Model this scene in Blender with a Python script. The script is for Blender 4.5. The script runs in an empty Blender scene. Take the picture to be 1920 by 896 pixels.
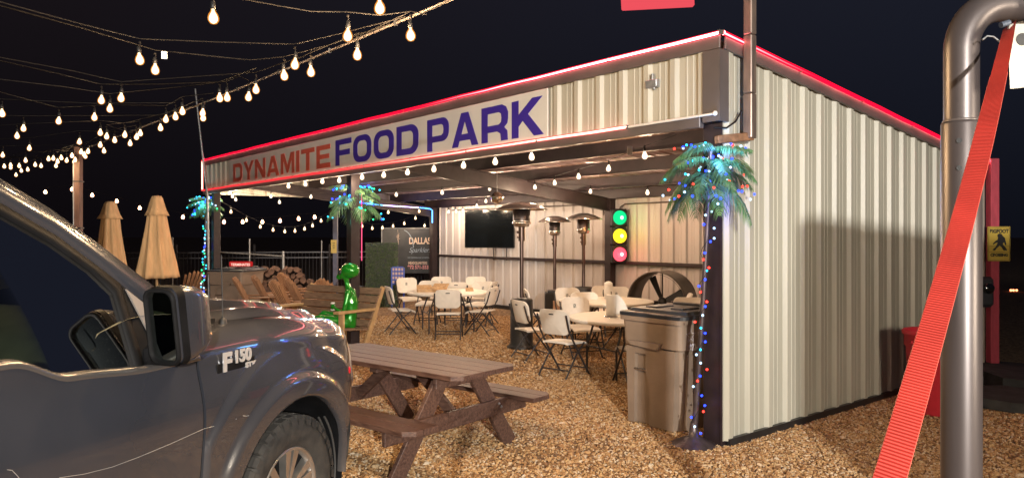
import bpy, bmesh, math, random
from mathutils import Vector, Matrix, Quaternion
R = math.radians
random.seed(7)
scene = bpy.context.scene
COL = scene.collection

# ------------------------------------------------------------------ camera
CAMH = 1.8
F = 1393.0
cam_d = bpy.data.cameras.new('camera')
cam = bpy.data.objects.new('camera', cam_d); COL.objects.link(cam)
cam.location = (0, 0, CAMH); cam.rotation_euler = (R(90), 0, 0)
cam_d.sensor_width = 36.0; cam_d.lens = 36.0*F/1920.0
cam_d.shift_y = -8.0/1920.0
cam_d.clip_start = 0.05; cam_d.clip_end = 2000
scene.camera = cam
# ------------------------------------------------------------------ world (night)
w = bpy.data.worlds.new('World'); scene.world = w; w.use_nodes = True
nt = w.node_tree; nt.nodes.clear()
out = nt.nodes.new('ShaderNodeOutputWorld'); bg = nt.nodes.new('ShaderNodeBackground')
tc = nt.nodes.new('ShaderNodeTexCoord'); sep = nt.nodes.new('ShaderNodeSeparateXYZ')
mr = nt.nodes.new('ShaderNodeMapRange'); mr.inputs['From Min'].default_value = -0.5; mr.inputs['From Max'].default_value = 0.6
mx = nt.nodes.new('ShaderNodeMix'); mx.data_type = 'RGBA'
mx.inputs[6].default_value = (0.0095, 0.0072, 0.0095, 1); mx.inputs[7].default_value = (0.0120, 0.0140, 0.024, 1)
nt.links.new(tc.outputs['Generated'], sep.inputs[0]); nt.links.new(sep.outputs[0], mr.inputs[0])
hz = nt.nodes.new('ShaderNodeMapRange'); hz.inputs['From Min'].default_value = 0.0; hz.inputs['From Max'].default_value = 0.30; hz.inputs['To Min'].default_value = 0.30; hz.inputs['To Max'].default_value = 0.78
nt.links.new(sep.outputs[2], hz.inputs[0]); nt.links.new(hz.outputs[0], bg.inputs[1])
nt.links.new(mr.outputs[0], mx.inputs[0]); nt.links.new(mx.outputs[2], bg.inputs[0]); nt.links.new(bg.outputs[0], out.inputs[0])
# ------------------------------------------------------------------ render settings
scene.view_settings.view_transform = 'Standard'; scene.view_settings.look = 'None'
scene.view_settings.exposure = 0.22; scene.view_settings.gamma = 1.0
scene.render.engine = 'CYCLES'
scene.cycles.use_denoising = True
scene.cycles.max_bounces = 6; scene.cycles.diffuse_bounces = 3; scene.cycles.glossy_bounces = 3
scene.cycles.transparent_max_bounces = 8; scene.cycles.transmission_bounces = 4
scene.cycles.sample_clamp_indirect = 4.0; scene.cycles.caustics_reflective = False; scene.cycles.caustics_refractive = False
scene.cycles.use_light_tree = True

def lamp(name, kind, loc, power, color, parent=None, target=None, **kw):
    d = bpy.data.lights.new(name, kind); d.energy = power; d.color = color
    for k, v in kw.items(): setattr(d, k, v)
    o = bpy.data.objects.new(name, d); COL.objects.link(o); o.location = loc
    if target is not None:
        o.rotation_euler = (Vector(target)-Vector(loc)).to_track_quat('-Z', 'Y').to_euler()
    if parent: o.parent = parent
    return o
FLOOD = (1.9, -7.0, 3.25)
lamp('flood_lamp', 'AREA', FLOOD, 1600, (1.0, 0.96, 0.87), target=(2.0, 7, 1.6), size=0.13)
lamp('side_fill_lamp', 'AREA', (4.4, -0.12, 2.05), 170, (1.0, 0.86, 0.66), target=(3.4, 6, 0.6), size=0.9)  # unseen fill added at right for the pole and the shaded side wall
for i_, x_ in enumerate((-4.2, -2.9, -1.6, -0.3, 1.0, 2.1)): lamp('rear_fill_lamp', 'POINT', (x_, -2.9+0.25*math.sin(i_*2.0), 3.1), 50, (1.0, 0.85, 0.70), shadow_soft_size=0.10)  # added warm fill behind the camera

# ------------------------------------------------------------------ materials
def lin(r, g, b):
    f = lambda c: (c/255/12.92) if c/255 <= 0.04045 else ((c/255+0.055)/1.055)**2.4
    return (f(r), f(g), f(b))
MATS = {}
def mat(name, col, rough=0.5, metal=0.0, var=0.0, vscale=5.0, bump=0.0, bscale=60.0, col2=None, stretch=(1,1,1),
        coat=0.0, spec=0.5, rvar=0.0, trans=0.0, detail=4.0, objvar=0.0):
    if name in MATS: return MATS[name]
    m = bpy.data.materials.new(name); m.use_nodes = True; MATS[name] = m
    n = m.node_tree.nodes; l = m.node_tree.links; p = n['Principled BSDF']
    p.inputs['Base Color'].default_value = (*col, 1); p.inputs['Roughness'].default_value = rough
    p.inputs['Metallic'].default_value = metal; p.inputs['Coat Weight'].default_value = coat
    p.inputs['Specular IOR Level'].default_value = spec; p.inputs['Transmission Weight'].default_value = trans
    p.inputs['Coat Roughness'].default_value = 0.04
    if var or bump or col2 or rvar or objvar:
        t = n.new('ShaderNodeTexCoord'); mp = n.new('ShaderNodeMapping'); mp.inputs['Scale'].default_value = stretch
        l.new(t.outputs['Object'], mp.inputs[0])
        nz = n.new('ShaderNodeTexNoise'); nz.inputs['Scale'].default_value = vscale; nz.inputs['Detail'].default_value = detail
        l.new(mp.outputs[0], nz.inputs['Vector'])
        c2 = col2 if col2 else tuple(min(1, c*(1+var)) for c in col)
        c1 = col if col2 else tuple(c*(1-var) for c in col)
        rp = n.new('ShaderNodeMapRange'); rp.inputs['From Min'].default_value = 0.32; rp.inputs['From Max'].default_value = 0.68
        l.new(nz.outputs[0], rp.inputs[0])
        mix = n.new('ShaderNodeMix'); mix.data_type = 'RGBA'
        mix.inputs[6].default_value = (*c1, 1); mix.inputs[7].default_value = (*c2, 1)
        l.new(rp.outputs[0], mix.inputs[0])
        last = mix.outputs[2]
        if objvar:
            oi = n.new('ShaderNodeObjectInfo'); hs = n.new('ShaderNodeHueSaturation'); m2 = n.new('ShaderNodeMapRange')
            m2.inputs['To Min'].default_value = 1-objvar; m2.inputs['To Max'].default_value = 1+objvar
            l.new(oi.outputs['Random'], m2.inputs[0]); l.new(m2.outputs[0], hs.inputs['Value']); l.new(last, hs.inputs['Color'])
            last = hs.outputs[0]
        l.new(last, p.inputs['Base Color'])
        if rvar:
            rr = n.new('ShaderNodeMapRange'); rr.inputs['To Min'].default_value = max(0.02, rough-rvar); rr.inputs['To Max'].default_value = min(1, rough+rvar)
            l.new(nz.outputs[0], rr.inputs[0]); l.new(rr.outputs[0], p.inputs['Roughness'])
        if bump:
            nb = n.new('ShaderNodeTexNoise'); nb.inputs['Scale'].default_value = bscale; nb.inputs['Detail'].default_value = 3
            l.new(mp.outputs[0], nb.inputs['Vector'])
            bp = n.new('ShaderNodeBump'); bp.inputs['Strength'].default_value = bump; bp.inputs['Distance'].default_value = 0.01
            l.new(nb.outputs[0], bp.inputs['Height']); l.new(bp.outputs[0], p.inputs['Normal'])
    return m
def emis(name, col, strength, base=(0.1, 0.1, 0.1), edge=None, edge_strength=None, sample=True, core=0.3):
    if name in MATS: return MATS[name]
    m = bpy.data.materials.new(name); m.use_nodes = True; MATS[name] = m
    n = m.node_tree.nodes; l = m.node_tree.links; n.clear()
    o = n.new('ShaderNodeOutputMaterial'); e = n.new('ShaderNodeEmission'); e.inputs[0].default_value = (*col, 1); e.inputs[1].default_value = strength
    if edge:
        e2 = n.new('ShaderNodeEmission'); e2.inputs[0].default_value = (*edge, 1); e2.inputs[1].default_value = edge_strength or strength
        lw = n.new('ShaderNodeLayerWeight'); lw.inputs[0].default_value = 0.5
        rm_ = n.new('ShaderNodeMapRange'); rm_.interpolation_type = 'SMOOTHSTEP'; rm_.inputs['From Min'].default_value = core; rm_.inputs['From Max'].default_value = core+0.3
        ms = n.new('ShaderNodeMixShader'); l.new(lw.outputs['Facing'], rm_.inputs[0]); l.new(rm_.outputs[0], ms.inputs[0]); l.new(e.outputs[0], ms.inputs[1]); l.new(e2.outputs[0], ms.inputs[2])
        l.new(ms.outputs[0], o.inputs[0])
    else: l.new(e.outputs[0], o.inputs[0])
    if not sample: m.cycles.emission_sampling = 'NONE'
    return m
def glassmat(name, tint, refl=0.9, rough=0.02, alpha=0.6):
    m = bpy.data.materials.new(name); m.use_nodes = True; MATS[name] = m
    n = m.node_tree.nodes; l = m.node_tree.links; n.clear()
    o = n.new('ShaderNodeOutputMaterial'); tr = n.new('ShaderNodeBsdfTransparent'); tr.inputs[0].default_value = (*tint, 1)
    gl = n.new('ShaderNodeBsdfGlossy'); gl.inputs['Roughness'].default_value = rough; gl.inputs['Color'].default_value = (refl, refl, refl, 1)
    fr = n.new('ShaderNodeFresnel'); fr.inputs[0].default_value = 1.55
    ms = n.new('ShaderNodeMixShader'); l.new(fr.outputs[0], ms.inputs[0]); l.new(tr.outputs[0], ms.inputs[1]); l.new(gl.outputs[0], ms.inputs[2])
    l.new(ms.outputs[0], o.inputs[0]); return m

CREAM = mat('cream_metal', (0.44, 0.42, 0.355), 0.42, 0.0, var=0.14, vscale=1.3, stretch=(1, 1, 0.25), rvar=0.08, spec=0.55)
CREAMIN = mat('cream_metal_inside', (0.52, 0.49, 0.48), 0.48, 0.05, var=0.08, vscale=2.0, stretch=(1, 1, 0.3), rvar=0.1)
TRIM = mat('brown_trim_metal', (0.115, 0.095, 0.09), 0.4, 0.1, var=0.15, vscale=3, rvar=0.1)
STEEL = mat('red_oxide_steel', (0.027, 0.017, 0.019), 0.5, 0.1, var=0.3, vscale=6, rvar=0.1)
ROOFU = mat('galvanised_roof_underside', (0.25, 0.18, 0.18), 0.45, 0.3, var=0.25, vscale=2.5)
BLACKM = mat('black_metal', (0.02, 0.02, 0.022), 0.4, 0.2, var=0.3, vscale=9, rvar=0.1)
CHAIRLEG = mat('grey_chair_tube', (0.045, 0.042, 0.045), 0.38, 0.3, var=0.2, vscale=12)
PLASTIC = mat('almond_plastic', (0.76, 0.71, 0.64), 0.5, 0, var=0.05, vscale=14, bump=0.12, bscale=160, objvar=0.05)
BLACKP = mat('black_plastic', (0.018, 0.018, 0.02), 0.5, 0, var=0.3, vscale=20, bump=0.1, bscale=200)
WOODR = mat('weathered_brown_wood', (0.056, 0.027, 0.021), 0.5, 0, col2=(0.145, 0.080, 0.060), vscale=9, stretch=(1, 6, 6), bump=0.45, bscale=22, rvar=0.12, objvar=0.13)
WOODO = mat('weathered_tan_wood', (0.12, 0.07, 0.045), 0.65, 0, col2=(0.24, 0.155, 0.10), vscale=9, stretch=(1, 8, 8), bump=0.4, bscale=25, objvar=0.12)
WOODC = mat('stained_cedar_wood', (0.26, 0.12, 0.055), 0.6, 0, col2=(0.38, 0.20, 0.10), vscale=8, stretch=(6, 6, 1), bump=0.3, bscale=25, objvar=0.15)
WOODL = mat('fresh_pine_wood', (0.42, 0.27, 0.13), 0.6, 0, var=0.18, vscale=10, bump=0.25, bscale=30)
BINM = mat('brown_bin_plastic', (0.26, 0.195, 0.15), 0.5, 0, var=0.16, vscale=3.0, bump=0.25, bscale=35, rvar=0.12)
LIDM = mat('charcoal_lid_plastic', (0.03, 0.034, 0.042), 0.42, 0, var=0.25, vscale=4, bump=0.15, bscale=60)
CHROME = mat('stainless_steel', (0.55, 0.52, 0.5), 0.22, 0.95, var=0.1, vscale=5, rvar=0.08)
HEATPOLE = mat('bronze_heater_steel', (0.12, 0.085, 0.075), 0.3, 0.8, var=0.2, vscale=6)
CANVAS = mat('tan_canvas', (0.68, 0.44, 0.23), 0.85, 0, var=0.14, vscale=4, stretch=(3, 3, 0.5), bump=0.25, bscale=22)
NEONR = emis('red_neon', (1.0, 0.20, 0.22), 24.0, edge=(1.0, 0.004, 0.03), edge_strength=1.6, core=0.16)
NEONP = emis('pink_neon', (1.0, 0.34, 0.26), 5.0, edge=(1.0, 0.04, 0.05), edge_strength=1.0, core=0.30)
NEONB = emis('blue_neon', (0.10, 0.42, 1.0), 5.0, edge=(0.01, 0.12, 1.0), edge_strength=2.5)
NEONV = emis('violet_neon', (0.62, 0.42, 1.0), 6.0, edge=(0.25, 0.1, 1.0), edge_strength=3)
BULB = emis('warm_bulb', (1.0, 0.86, 0.66), 2.6, edge=(1.0, 0.60, 0.30), edge_strength=1.0, core=0.30)
BULBO = emis('amber_bulb', (1.0, 0.82, 0.50), 4.0, edge=(1.0, 0.34, 0.05), edge_strength=0.75, core=0.16)
FARB = emis('far_amber_bulb', (1.0, 0.50, 0.26), 12.0)
CABLE = mat('black_cable', (0.016, 0.014, 0.014), 0.7, 0, var=0.2, vscale=20, spec=0.15)
ROPE = mat('steel_guy_cable', (0.13, 0.105, 0.095), 0.6, 0.2, var=0.2, vscale=30)
LEDC = {'blue': emis('blue_led', (0.015, 0.04, 1.0), 6.5), 'white': emis('cool_white_led', (0.45, 0.72, 1.0), 3.2),
        'red': emis('red_led', (1.0, 0.03, 0.02), 6), 'green': emis('green_led', (0.04, 1.0, 0.30), 3), 'teal': emis('teal_led', (0.03, 0.60, 1.0), 3.5)}
PALM = mat('palm_frond_plastic', (0.05, 0.15, 0.06), 0.4, 0, col2=(0.16, 0.30, 0.13), vscale=14, spec=0.5)
WHITE = mat('white_paint', (0.78, 0.76, 0.72), 0.5, 0, var=0.04, vscale=8)
RUBBER = mat('tyre_rubber', (0.022, 0.021, 0.021), 0.78, 0, col2=(0.055, 0.05, 0.045), vscale=14, bump=0.2, bscale=90)
PAINT = mat('grey_truck_paint', (0.044, 0.047, 0.060), 0.25, 0.25, var=0.10, vscale=2.2, rvar=0.07, coat=1.0)
def dusty(m):
    n = m.node_tree.nodes; l = m.node_tree.links; p = n['Principled BSDF']
    t = n.new('ShaderNodeTexCoord'); s = n.new('ShaderNodeSeparateXYZ'); l.new(t.outputs['Object'], s.inputs[0])
    mr = n.new('ShaderNodeMapRange'); mr.inputs['From Min'].default_value = 1.0; mr.inputs['From Max'].default_value = 0.45
    l.new(s.outputs[2], mr.inputs[0])
    nz = n.new('ShaderNodeTexNoise'); nz.inputs['Scale'].default_value = 6; nz.inputs['Detail'].default_value = 8; nz.inputs['Roughness'].default_value = 0.65
    l.new(t.outputs['Object'], nz.inputs['Vector'])
    mul = n.new('ShaderNodeMath'); mul.operation = 'MULTIPLY'; mr.inputs['To Max'].default_value = 0.55; l.new(mr.outputs[0], mul.inputs[0]); l.new(nz.outputs[0], mul.inputs[1])
    mx = n.new('ShaderNodeMix'); mx.data_type = 'RGBA'; src = p.inputs['Base Color'].links[0].from_socket
    l.new(mul.outputs[0], mx.inputs[0]); l.new(src, mx.inputs[6]); mx.inputs[7].default_value = (0.20, 0.17, 0.14, 1)
    l.new(mx.outputs[2], p.inputs['Base Color'])
    ml = n.new('ShaderNodeMath'); ml.operation = 'MULTIPLY_ADD'; ml.inputs[1].default_value = -1.1; ml.inputs[2].default_value = 1.0; ml.use_clamp = True
    l.new(mul.outputs[0], ml.inputs[0]); l.new(ml.outputs[0], p.inputs['Coat Weight'])
dusty(PAINT)
GLASS = glassmat('window_glass', (0.36, 0.42, 0.38), refl=0.8)
SCREEN = mat('tv_screen', (0.006, 0.008, 0.010), 0.08, 0, var=0.1, vscale=2, coat=1.0)

# ------------------------------------------------------------------ mesh helpers
class MB:
    def __init__(s): s.v = []; s.f = []; s.sm = []
    def add(s, vs, fs, M=None, smooth=False):
        b = len(s.v)
        for p in vs:
            p = Vector(p); s.v.append(tuple(M @ p) if M else tuple(p))
        for f in fs: s.f.append(tuple(i+b for i in f)); s.sm.append(smooth)
        return s
    def box(s, c, d, rz=0, M=None, bev=0.0, rot=None):
        x, y, z = d[0]/2, d[1]/2, d[2]/2
        T = Matrix.Translation(c) @ (rot.to_4x4() if rot else Matrix.Rotation(rz, 4, 'Z'))
        if M: T = M @ T
        if bev <= 0:
            vs = [(sx*x, sy*y, sz*z) for sz in (-1, 1) for sx, sy in ((-1, -1), (1, -1), (1, 1), (-1, 1))]
            fs = [(3, 2, 1, 0), (4, 5, 6, 7), (0, 1, 5, 4), (1, 2, 6, 5), (2, 3, 7, 6), (3, 0, 4, 7)]
            return s.add(vs, fs, T)
        b = min(bev, x*0.9, y*0.9, z*0.9)
        bm = bmesh.new(); bmesh.ops.create_cube(bm, size=1); bmesh.ops.scale(bm, vec=(2*x, 2*y, 2*z), verts=bm.verts)
        bmesh.ops.bevel(bm, geom=bm.edges[:], offset=b, segments=1, affect='EDGES')
        bm.verts.index_update()
        s.add([v.co for v in bm.verts], [[v.index for v in f.verts] for f in bm.faces], T); bm.free(); return s
    def beam(s, a, b, wd, ht, bev=0.0, up=(0, 0, 1), M=None):
        a = Vector(a); b = Vector(b); d = b-a; L = d.length; x = d.normalized(); u = Vector(up)
        y = u.cross(x)
        if y.length < 1e-4: y = Vector((0, 1, 0))
        y.normalize(); z = x.cross(y)
        Rm = Matrix((x, y, z)).transposed()
        return s.box((a+b)/2, (L, wd, ht), bev=bev, rot=Rm, M=M)
    def tube(s, pts, r, n=8, closed=False, cap=True, M=None, smooth=True):
        pts = [Vector(p) for p in pts]; k = len(pts)
        rs = r if isinstance(r, (list, tuple)) else [r]*k
        ring = []; prev = None; vs = []
        for i, p in enumerate(pts):
            if closed: d = pts[(i+1) % k]-pts[i-1]
            else: d = (pts[min(i+1, k-1)]-pts[max(i-1, 0)])
            d.normalize()
            if prev is None:
                ref = Vector((0, 0, 1)) if abs(d.z) < 0.9 else Vector((1, 0, 0))
                u = d.cross(ref).normalized()
            else:
                u = (prev - d*prev.dot(d)); u = u.normalized() if u.length > 1e-6 else d.orthogonal().normalized()
            prev = u; v = d.cross(u)
            for j in range(n):
                a = 2*math.pi*j/n; vs.append(p + (u*math.cos(a)+v*math.sin(a))*rs[i])
        fs = []
        for i in range(k if closed else k-1):
            for j in range(n):
                a = i*n+j; b = i*n+(j+1) % n; c = ((i+1) % k)*n+(j+1) % n; d = ((i+1) % k)*n+j
                fs.append((a, b, c, d))
        s.add(vs, fs, M, smooth)
        if cap and not closed:
            s.add([vs[j] for j in range(n)], [tuple(reversed(range(n)))], M); s.add([vs[(k-1)*n+j] for j in range(n)], [tuple(range(n))], M)
        return s
    def lathe(s, prof, n=24, M=None, smooth=True, mod=None):
        vs = []; fs = []; k = len(prof)
        for (r, z) in prof:
            for j in range(n):
                a = 2*math.pi*j/n; rr = r*(mod(a, z) if mod else 1); vs.append((rr*math.cos(a), rr*math.sin(a), z))
        for i in range(k-1):
            for j in range(n): fs.append((i*n+j, i*n+(j+1) % n, (i+1)*n+(j+1) % n, (i+1)*n+j))
        return s.add(vs, fs, M, smooth)
    def ball(s, c, r, seg=10, rings=7, sc=(1, 1, 1), M=None):
        prof = [(max(1e-4, r*math.sin(math.pi*i/rings)), -r*math.cos(math.pi*i/rings)) for i in range(rings+1)]
        T = Matrix.Translation(c) @ Matrix.Diagonal((*sc, 1))
        return s.lathe(prof, seg, (M @ T) if M else T)
    def prism(s, poly, a, b, axis='z', M=None):
        n = len(poly)
        def q(p, h):
            return {'z': (p[0], p[1], h), 'y': (p[0], h, p[1]), 'x': (h, p[0], p[1])}[axis]
        vs = [q(p, a) for p in poly]+[q(p, b) for p in poly]
        fs = [tuple(reversed(range(n))), tuple(range(n, 2*n))]+[(i, (i+1) % n, n+(i+1) % n, n+i) for i in range(n)]
        return s.add(vs, fs, M)
    def grid(s, rows, M=None, smooth=True, flip=False):
        h = len(rows); wd = len(rows[0]); vs = [p for r in rows for p in r]; fs = []
        for i in range(h-1):
            for j in range(wd-1):
                f = (i*wd+j, i*wd+j+1, (i+1)*wd+j+1, (i+1)*wd+j); fs.append(tuple(reversed(f)) if flip else f)
        return s.add(vs, fs, M, smooth)
    def mesh(s, name, m):
        me = bpy.data.meshes.new(name); me.from_pydata(s.v, [], s.f); me.polygons.foreach_set('use_smooth', s.sm)
        me.materials.append(m); me.update()
        bm = bmesh.new(); bm.from_mesh(me); bmesh.ops.recalc_face_normals(bm, faces=bm.faces); bm.to_mesh(me); bm.free()
        return me
    def build(s, name, m, parent=None, **kw):
        return link(name, s.mesh(name, m), parent, **kw)
def tag(o, label=None, cat=None, group=None, kind=None):
    if label: o['label'] = label
    if cat: o['category'] = cat
    if group: o['group'] = group
    if kind: o['kind'] = kind
    return o
def link(name, me, parent=None, loc=None, rot=None, **kw):
    o = bpy.data.objects.new(name, me); COL.objects.link(o)
    if parent: o.parent = parent
    if loc is not None: o.location = loc
    if rot is not None: o.rotation_euler = rot
    return tag(o, **kw)
def empty(name, label, cat, loc=(0, 0, 0), rz=0, group=None):
    o = bpy.data.objects.new(name, None); COL.objects.link(o); o.location = loc; o.rotation_euler = (0, 0, rz)
    o.empty_display_size = 0.2
    return tag(o, label, cat, group)
def copy_tree(o, parent=None, **kw):
    kids = [c for c in bpy.data.objects if c.parent == o]
    c = o.copy(); COL.objects.link(c); c.parent = parent
    for k in kids: copy_tree(k, c)
    return c
def text(body, size, m, name, parent, M, ext=0.003, bold=0.0, sx=1.0, shear=0.0, align='CENTER', spacing=1.0):
    cu = bpy.data.curves.new('txt', 'FONT'); cu.body = body; cu.size = size; cu.extrude = ext; cu.offset = bold; cu.shear = shear
    cu.align_x = align; cu.align_y = 'CENTER'; cu.space_character = spacing
    o = bpy.data.objects.new('txt', cu); COL.objects.link(o)
    dg = bpy.context.evaluated_depsgraph_get(); me = bpy.data.meshes.new_from_object(o.evaluated_get(dg))
    bpy.data.objects.remove(o); bpy.data.curves.remove(cu)
    me.transform(M @ Matrix.Diagonal((sx, 1, 1, 1))); me.materials.clear(); me.materials.append(m)
    return link(name, me, parent)
def frame(o, x, y):
    x = Vector(x).normalized(); y = Vector(y).normalized(); z = x.cross(y)
    M = Matrix((x, y, z)).transposed().to_4x4(); M.translation = Vector(o); return M
def cat_line(a, b, sag, n=12):
    a = Vector(a); b = Vector(b)
    return [a.lerp(b, i/n)-Vector((0, 0, sag*4*(i/n)*(1-i/n))) for i in range(n+1)]
def gx(px, Y): return (px-960.0)/F*Y            # lateral position for a bearing and a distance ahead
def gz(py, Y): return CAMH-(py-440.0)/F*Y       # height for an elevation and a distance ahead

# ------------------------------------------------------------------ ground
gm = bpy.data.materials.new('gravel_ground'); gm.use_nodes = True
n = gm.node_tree.nodes; l = gm.node_tree.links; p = n['Principled BSDF']; p.inputs['Roughness'].default_value = 0.9
t = n.new('ShaderNodeTexCoord'); vo = n.new('ShaderNodeTexVoronoi'); vo.inputs['Scale'].default_value = 26
l.new(t.outputs['Object'], vo.inputs['Vector'])
cr = n.new('ShaderNodeValToRGB'); cr.color_ramp.elements[0].color = (0.10, 0.055, 0.028, 1); cr.color_ramp.elements[1].color = (0.40, 0.26, 0.14, 1)
sx_ = n.new('ShaderNodeSeparateColor'); l.new(vo.outputs['Color'], sx_.inputs[0]); l.new(sx_.outputs[0], cr.inputs[0]); l.new(cr.outputs[0], p.inputs['Base Color'])
bp = n.new('ShaderNodeBump'); bp.inputs['Strength'].default_value = 0.9; bp.inputs['Distance'].default_value = 0.02; bp.invert = True
l.new(vo.outputs['Distance'], bp.inputs['Height']); l.new(bp.outputs[0], p.inputs['Normal'])
mb = MB(); mb.add([(-300, -60, 0), (300, -60, 0), (300, 500, 0), (-300, 500, 0)], [(0, 1, 2, 3)]); mb.build('ground', gm, kind='structure')

def gravel(name, area, density, seed, smin, smax):
    """loose stones: geometry nodes scatter six noisy pebble shapes over a patch"""
    x0, x1, y0, y1 = area
    g = bpy.data.node_groups.new(name, 'GeometryNodeTree')
    g.interface.new_socket('Geometry', in_out='OUTPUT', socket_type='NodeSocketGeometry')
    N = g.nodes; L = g.links; o = N.new('NodeGroupOutput')
    gr = N.new('GeometryNodeMeshGrid'); gr.inputs['Size X'].default_value = x1-x0; gr.inputs['Size Y'].default_value = y1-y0
    gr.inputs['Vertices X'].default_value = 70; gr.inputs['Vertices Y'].default_value = 70
    pz = N.new('GeometryNodeInputPosition'); dn = N.new('ShaderNodeTexNoise'); dn.inputs['Scale'].default_value = 0.9; dn.inputs['Detail'].default_value = 3; L.new(pz.outputs[0], dn.inputs['Vector'])
    dm = N.new('ShaderNodeMapRange'); dm.inputs['From Min'].default_value = 0.36; dm.inputs['From Max'].default_value = 0.55; dm.inputs['To Min'].default_value = density*0.45; dm.inputs['To Max'].default_value = density*1.15; L.new(dn.outputs[0], dm.inputs[0])
    dp = N.new('GeometryNodeDistributePointsOnFaces'); dp.inputs['Density'].default_value = density; dp.inputs['Seed'].default_value = seed
    L.new(gr.outputs[0], dp.inputs['Mesh']); L.new(dm.outputs[0], dp.inputs['Density'])
    gi = N.new('GeometryNodeGeometryToInstance')
    for k in range(6):
        ic = N.new('GeometryNodeMeshIcoSphere'); ic.inputs['Radius'].default_value = 0.5; ic.inputs['Subdivisions'].default_value = 1 if k % 2 else 2
        po = N.new('GeometryNodeInputPosition'); nz = N.new('ShaderNodeTexNoise'); nz.inputs['Scale'].default_value = 1.6; nz.noise_dimensions = '4D'
        nz.inputs['W'].default_value = k*3.7; L.new(po.outputs[0], nz.inputs['Vector'])
        vm = N.new('ShaderNodeVectorMath'); vm.operation = 'SUBTRACT'; vm.inputs[1].default_value = (0.5, 0.5, 0.5); L.new(nz.outputs['Color'], vm.inputs[0])
        vs = N.new('ShaderNodeVectorMath'); vs.operation = 'SCALE'; vs.inputs['Scale'].default_value = 1.3; L.new(vm.outputs[0], vs.inputs[0])
        sp = N.new('GeometryNodeSetPosition'); L.new(ic.outputs[0], sp.inputs[0]); L.new(vs.outputs[0], sp.inputs['Offset'])
        L.new(sp.outputs[0], gi.inputs[0])
    ip = N.new('GeometryNodeInstanceOnPoints'); ip.inputs['Pick Instance'].default_value = True
    L.new(dp.outputs[0], ip.inputs['Points']); L.new(gi.outputs[0], ip.inputs['Instance'])
    rr = N.new('FunctionNodeRandomValue'); rr.data_type = 'FLOAT_VECTOR'; rr.inputs['Min'].default_value = (-0.7, -0.7, 0); rr.inputs['Max'].default_value = (0.7, 0.7, 6.28)
    rs = N.new('FunctionNodeRandomValue'); rs.data_type = 'FLOAT_VECTOR'; rs.inputs['Min'].default_value = (smin, smin, smin*0.45); rs.inputs['Max'].default_value = (smax, smax*0.8, smax*0.5); rs.inputs['Seed'].default_value = 5
    L.new(rr.outputs[0], ip.inputs['Rotation']); L.new(rs.outputs[0], ip.inputs['Scale'])
    sm = N.new('GeometryNodeSetMaterial'); sm.inputs['Material'].default_value = STONE; L.new(ip.outputs[0], sm.inputs[0])
    L.new(sm.outputs[0], o.inputs[0])
    me = bpy.data.meshes.new(name); ob = link(name, me, loc=((x0+x1)/2, (y0+y1)/2, 0.006)); me.materials.append(STONE)
    md = ob.modifiers.new('scatter', 'NODES'); md.node_group = g
    return ob
STONE = bpy.data.materials.new('gravel_stone'); STONE.use_nodes = True
n = STONE.node_tree.nodes; l = STONE.node_tree.links; p = n['Principled BSDF']; p.inputs['Roughness'].default_value = 0.75
oi = n.new('ShaderNodeObjectInfo'); cr = n.new('ShaderNodeValToRGB'); l.new(oi.outputs['Random'], cr.inputs[0]); l.new(cr.outputs[0], p.inputs['Base Color'])
cr.color_ramp.elements[0].color = (0.15, 0.075, 0.035, 1); cr.color_ramp.elements[1].color = (0.60, 0.49, 0.36, 1)
e = cr.color_ramp.elements.new(0.35); e.color = (0.39, 0.21, 0.085, 1)
e = cr.color_ramp.elements.new(0.75); e.color = (0.54, 0.35, 0.17, 1)
for i, (a, d, s0, s1) in enumerate([((-3.2, 6.5, 4.2, 9.2), 2900, 0.012, 0.034), ((-5.0, 6.5, 9.2, 16.5), 1100, 0.018, 0.04), ((-3.2, 6.5, 4.2, 11.0), 60, 0.035, 0.065)]):
    o = gravel('gravel', a, d, i, s0, s1)
    tag(o, 'tan and rust coloured loose gravel covering the %s' % ('yard around the picnic table' if i == 0 else 'floor under the shelter behind the table' if i == 1 else 'yard, the larger pale stones'), 'gravel', kind='stuff')

# ------------------------------------------------------------------ the shelter
D1 = Vector((-0.6337, 0.7736, 0)); D2 = Vector((0.7739, 0.6333, 0)); CRN = Vector((1.786, 6.30, 0))
BROT = math.atan2(-0.7736, 0.6337)
def W(t, s, z=0): return CRN+D1*t+D2*s+Vector((0, 0, z))
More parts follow.
